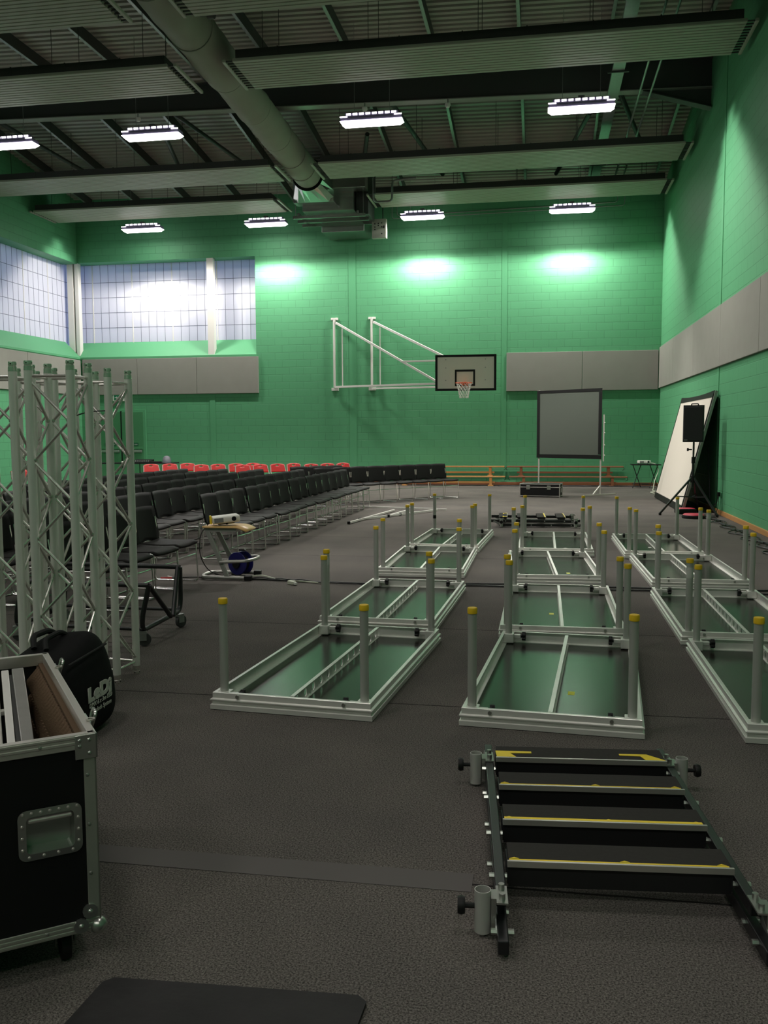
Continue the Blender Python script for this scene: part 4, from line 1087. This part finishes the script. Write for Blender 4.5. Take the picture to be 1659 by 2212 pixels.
truss('upright aluminium box truss at the back, behind the other three', -3.100, 5.300, radians(3))
cab('thin black cable tied across the top of the rightmost truss', [(-2.915, 5.27, 1.70), (-2.78, 5.24, 1.735), (-2.66, 5.26, 1.74)], .004, name='tie_cable')

# ------------------------------------------------------------------ black bag
t = thing('starcloth_bag', 'black nylon holdall with white LEDJ lettering behind the open flight case', 'bag', (-2.505, 4.33, 0))
def se(u, v):
    a = 2 * PI * u; e = PI * (v - .5)
    def p(w, k): return math.copysign(abs(w) ** k, w)
    x = .205 * p(cos(e), .42) * p(cos(a), .38); y = .275 * p(cos(e), .42) * p(sin(a), .38); z = p(sin(e), .55)
    zz = .245 + .243 * z
    x += -.05 * max(0, z) * max(0, x / .205) - .02 * z
    zz += .03 * (y / .275) * max(0, z) + .012 * sin(9 * y) * max(0, z) + .01 * sin(13 * x + 3 * y) * max(0, z)
    return (x, y, max(.001, zz))
MB().surf(se, 40, 22).build('body', 'bag', t)
b = MB().tube([(.160, y_, .435 + .05 * y_) for y_ in [-.20 + .04 * k for k in range(11)]], .006, 6); b.build('seam_piping', 'bag_trim', t)
MB().tube([(-.165, y_, .425 + .03 * y_) for y_ in [-.20 + .04 * k for k in range(11)]], .006, 6).build('seam_piping', 'bag_trim', t)
MB().tube(fil([(-.02, -.10, .475), (-.05, -.06, .52), (-.05, .10, .53), (-.02, .16, .48)], .08), .014, 8).build('carry_handle', 'bag_trim', t)
MB().tube(fil([(-.10, -.08, .475), (-.13, -.04, .53), (-.13, .12, .53), (-.09, .17, .48)], .08), .016, 8).build('carry_handle', 'bag_trim', t)
text('logo_lettering', 'LeDj', .098, 'print', t, (.2115, .02, .208), (PI / 2, 0, PI / 2), .0012, sx=1.35, bold=.007)
text('product_lettering', 'DMX 6 x 3m LED', .034, 'print', t, (.2115, .025, .172), (PI / 2, 0, PI / 2), .0012, shear=.25)
text('product_lettering', 'Starcloth System', .034, 'print', t, (.2115, .025, .136), (PI / 2, 0, PI / 2), .0012, shear=.25)

# ------------------------------------------------------------------ open flight case, left foreground
an = math.atan2(.605, .796)            # local +x along the front, to the right
t = thing('open_flight_case', 'black open-topped flight case with aluminium edges in the left foreground', 'flight case', (-1.285, 2.39, 0), an)
CW, CD, Z0, Z1 = .62, 1.08, .125, .725     # local: x from -CW to 0, y from 0 to CD
b = MB().bx(-CW, 0, 0, CD, Z0, Z0 + .012); 
for (xa, xb, za, zb_) in ((-CW, 0, Z0, .395), (-CW, 0, .505, Z1 - .02), (-CW, -.49 - .066, .395, .505), (-.49 + .066, -.13 - .066, .395, .505), (-.13 + .066, 0, .395, .505)): b.bx(xa, xb, 0, .010, za, zb_)
b.bx(-CW, 0, CD - .010, CD, Z0, Z1 - .02); b.bx(-CW, -CW + .010, .010, CD - .010, Z0, Z1 - .02); b.bx(-.010, 0, .010, CD - .010, Z0, Z1 - .02)
b.build('panel_shell', 'black_ply', t)
def rim(p, q, nrm, m='case_alu', z=None):
    pass
b = MB(); e = .004; w = .032
for (xc, yc) in ((0, 0), (-CW, 0), (0, CD), (-CW, CD)):
    sx = -1 if xc == 0 else 1; sy = 1 if yc == 0 else -1
    b.bx(xc - sx * e, xc + sx * w, yc - sy * e, yc + sy * .003, Z0, Z1); b.bx(xc - sx * e, xc + sx * .003, yc - sy * e, yc + sy * w, Z0, Z1)
for yc, sy in ((0, 1), (CD, -1)):
    for z in (Z0, Z0 + .013, Z0 + .026): b.bx(-CW, 0, yc - sy * (e + .001), yc + sy * .003, z, z + .010)
    b.bx(-CW, 0, yc - sy * e, yc + sy * .003, Z0 - .003, Z0 + .036)
for xc, sx in ((0, -1), (-CW, 1)): b.bx(xc - sx * e, xc + sx * .003, 0, CD, Z0 - .003, Z0 + .036)
b.build('edge_extrusion', 'case_alu', t, .002)
b = MB()
for yc, sy in ((0, 1), (CD, -1)):
    b.bx(-CW - e, e, yc - sy * (e + .002), yc + sy * .018, Z1 - .045, Z1); b.bx(-CW, 0, yc - sy * (e + .004), yc, Z1 - .030, Z1 - .020); b.bx(-CW, 0, yc - sy * (e + .004), yc, Z1 - .012, Z1 - .003)
for xc, sx in ((0, -1), (-CW, 1)):
    b.bx(xc - sx * (e + .002), xc + sx * .018, 0, CD, Z1 - .045, Z1)
b.build('top_rim', 'case_top', t, .002)
for xc in (0, -CW):
    s_ = -1 if xc == 0 else 1
    b = MB().bx(xc + s_ * .055, xc - s_ * .008, -.009, -.003, Z1 - .075, Z1 - .002); b.bx(xc - s_ * .008, xc - s_ * .002, -.009, .05, Z1 - .075, Z1 - .002)
    for (dx, dz_) in ((.042, .018), (.015, .018), (.015, .058), (.042, .035)): b.lathe([(0, -.0135), (.005, -.012), (.007, -.008)], 8, (xc + s_ * dx, 0, Z1 - dz_), 'Y')
    b.build('top_corner_plate', 'butterfly', t, .002)
    b = MB().lathe([(0, -.026), (.013, -.022), (.023, -.012), (.026, 0), (.023, .012), (.013, .022), (0, .026)], 14, (xc - s_ * -.004, .004, Z0 + .006))
    for (dx, dz_) in ((.055, .02), (.028, .06)): b.tube([(xc + s_ * dx, -.011, Z0 + dz_), (xc + s_ * dx, -.002, Z0 + dz_)], .022, 12); b.lathe([(0, -.016), (.006, -.014), (.009, -.010)], 8, (xc + s_ * dx, 0, Z0 + dz_), 'Y')
    b.build('ball_corner', 'butterfly', t)
b = MB()
for z in (.30, .45, .60): b.lathe([(0, -.008), (.004, -.007), (.006, -.004)], 8, (-.022, 0, z), 'Y')
for x in (-.15, -.31, -.47): b.lathe([(0, -.011), (.004, -.010), (.006, -.007)], 8, (x, 0, Z1 - .022), 'Y'); b.lathe([(0, -.009), (.004, -.008), (.006, -.005)], 8, (x, 0, Z0 + .018), 'Y')
split(b, 'rivet', 'butterfly', t)
def rrect(x0, x1, z0, z1, r, n=5):
    out = []
    for cxx, czz, a0 in ((x1 - r, z1 - r, 0), (x0 + r, z1 - r, PI / 2), (x0 + r, z0 + r, PI), (x1 - r, z0 + r, 1.5 * PI)):
        out += [(cxx + r * cos(a0 + PI / 2 * k / n), czz + r * sin(a0 + PI / 2 * k / n)) for k in range(n + 1)]
    return out
for hx in (-.13, -.49):
    O = rrect(hx - .088, hx + .088, .375, .525, .024); I = rrect(hx - .066, hx + .066, .395, .505, .014); J = rrect(hx - .062, hx + .062, .399, .501, .012); n = len(O)
    b = MB(); vs = [(x, -.006, z) for x, z in O] + [(x, -.008, z) for x, z in I] + [(x, .045, z) for x, z in J]
    b.add(vs, [(k, (k + 1) % n, n + (k + 1) % n, n + k) for k in range(n)] + [(n + k, n + (k + 1) % n, 2 * n + (k + 1) % n, 2 * n + k) for k in range(n)] + [tuple(range(2 * n, 3 * n))])
    hd = b.build('recessed_handle', 'butterfly', t)
    b = MB()
    for (dx, z) in [(-.075 + .025 * k, .515) for k in range(7)] + [(-.06 + .04 * k, .386) for k in range(4)] + [(sx * .077, z) for sx in (-1, 1) for z in (.41, .445, .48)]:
        b.lathe([(0, -.0125), (.003, -.012), (.005, -.007)], 8, (hx + dx, 0, z), 'Y')
    split(b, 'handle_rivet', 'case_top', hd)
    MB().bar((hx - .060, -.004, .492), (hx + .060, -.004, .492), .014, .012).build('grip', 'case_top', hd, .004)
# the shell is cut behind the handles by the dish, which sits proud inside; foam lining
def foam(axis):
    b = MB()
    if axis == 'R':
        def f(u, v):
            y = .065 + (CD - .085) * u; z = .20 + .48 * v
            tri = abs(((u * 27 + .5 * (int(v * 5) % 2)) % 1) * 2 - 1)
            return (-.034 - .050 * (1 - tri) * (.55 + .45 * abs(sin(v * PI * 5))) * (.25 + .75 * min(1, (1 - v) * 9)), y, z)
        b.surf(f, 162, 30)
    return b
foam('R').build('foam_lining', 'foam', t, 0, .004)
MB().bx(-.036, -.012, .02, CD - .02, .20, .69).build('foam_backing', 'foam', t)
MB().bx(-CW + .012, -CW + .05, .02, CD - .02, .20, .69).build('foam_backing', 'foam', t)
for yy in (.16, .86):
    q = MB().bx(.004, .012, yy - .055, yy + .055, Z1 - .11, Z1 - .005); q.bx(.012, .02, yy - .03, yy + .03, Z1 - .09, Z1 - .03)
    c_ = q.build('butterfly_catch', 'butterfly', t, .003)
    MB().tube(fil([(.016, yy - .02, Z1 - .03), (.03, yy - .03, Z1 + .018), (.03, yy + .03, Z1 + .018), (.016, yy + .02, Z1 - .03)], .02), .005, 6).build('catch_wing', 'butterfly', c_)
    MB().lathe([(.008, Z1 + .001), (.014, Z1 + .001), (.014, Z1 + .006), (.008, Z1 + .006)], 14, (.010, yy - .045, 0)).build('catch_ring', 'case_top', c_)
for (x, y) in ((-.09, .10), (-CW + .09, .10), (-.09, CD - .10), (-CW + .09, CD - .10)):
    b = MB().bx(x - .045, x + .045, y - .045, y + .045, .112, .122); b.prism([(-.035, .112), (.035, .112), (.012, .045), (-.012, .045)], 'X', x - .03, x - .026); b.prism([(-.035, .112), (.035, .112), (.012, .045), (-.012, .045)], 'X', x + .026, x + .03)
    vs = b.v; 
    for i_, v in enumerate(vs):
        if i_ >= 8: vs[i_] = (v[0], v[1] + y, v[2])
    c_ = b.build('caster', 'galv', t)
    MB().lathe([(0, -.018), (.030, -.018), (.050, -.014), (.051, 0), (.050, .014), (.030, .018), (0, .018)], 20, (x, y, .051), 'X').build('wheel', 'black', c_)
# aluminium section carried in the case
k = thing('aluminium_section', 'aluminium framework leaning inside the open flight case', 'aluminium profile', (-1.285, 2.39, 0), an)
MB().bar((-.121, .955, .700), (-.140, .22, .405), .042, .018).build('flat_face', 'alu', k, .003)
MB().bar((-.166, .955, .695), (-.198, .22, .400), .026, .024).build('inner_face', 'alu_rail', k, .003)
MB().bar((-.144, .955, .675), (-.168, .22, .380), .02, .02).build('channel', 'dark_steel', k)
MB().cyl((-.212, .95, .690), (-.248, .22, .395), .022, 16).build('tube', 'alu_dull', k)
MB().cyl((-.30, .95, .690), (-.33, .22, .395), .022, 16).build('tube', 'alu_dull', k)
for f_ in (.25, .75): MB().bar((-.13 - .01 * f_, .955 - .735 * f_, .67 - .295 * f_), (-.31, .955 - .735 * f_, .67 - .295 * f_), .03, .015).build('cross_rung', 'alu_rail', k)

# ------------------------------------------------------------------ floor mat and tape
t = thing('rubber_mat', 'scuffed black rubber mat lying on the carpet at the bottom edge', 'mat', (0, 0, 0))
pl = [(-1.235, 2.30), (-1.21, 2.325), (-.49, 2.36), (-.462, 2.335), (-.50, 1.45), (-1.25, 1.42), (-1.29, 1.5)]
MB().prism(pl, 'Z', .001, .014).build('mat_sheet', 'mat', t, .003)
tag(MB().bx(-2.6, -.22, 3.005, 3.135, .0006, .0022).build('floor_tape', 'tape'), 'dull grey tape strip across the carpet between flight case and steps', 'tape')

# ------------------------------------------------------------------ daylight and camera
w = bpy.data.worlds.new('dusk'); S.world = w; w.use_nodes = True
bg = w.node_tree.nodes['Background']; bg.inputs[0].default_value = (.34, .46, .88, 1); bg.inputs[1].default_value = 1.25

cam = bpy.data.cameras.new('camera'); co = bpy.data.objects.new('camera', cam); COL.objects.link(co)
pitch, roll, yaw, F = .0889844, -.0046438, .171884, 1939.9
f = Vector((-sin(yaw) * cos(pitch), cos(yaw) * cos(pitch), -sin(pitch))); r = Vector((cos(yaw), sin(yaw), 0)); u = r.cross(f)
r2 = r * cos(roll) + u * sin(roll); u2 = -r * sin(roll) + u * cos(roll)
mw = Matrix((r2, u2, -f)).transposed().to_4x4(); mw.translation = (0, 0, 1.6); co.matrix_world = mw
cam.sensor_fit = 'VERTICAL'; cam.sensor_height = 36; cam.lens = F / 2212 * 36; cam.clip_start = .05; cam.clip_end = 200
S.camera = co
S.view_settings.view_transform = 'Standard'; S.view_settings.look = 'None'; S.view_settings.gamma = 1; S.view_settings.use_curve_mapping = False
S.view_settings.exposure = 0.15
try:
    S.cycles.use_denoising = True; S.cycles.max_bounces = 8; S.cycles.sample_clamp_indirect = 6
except Exception: pass
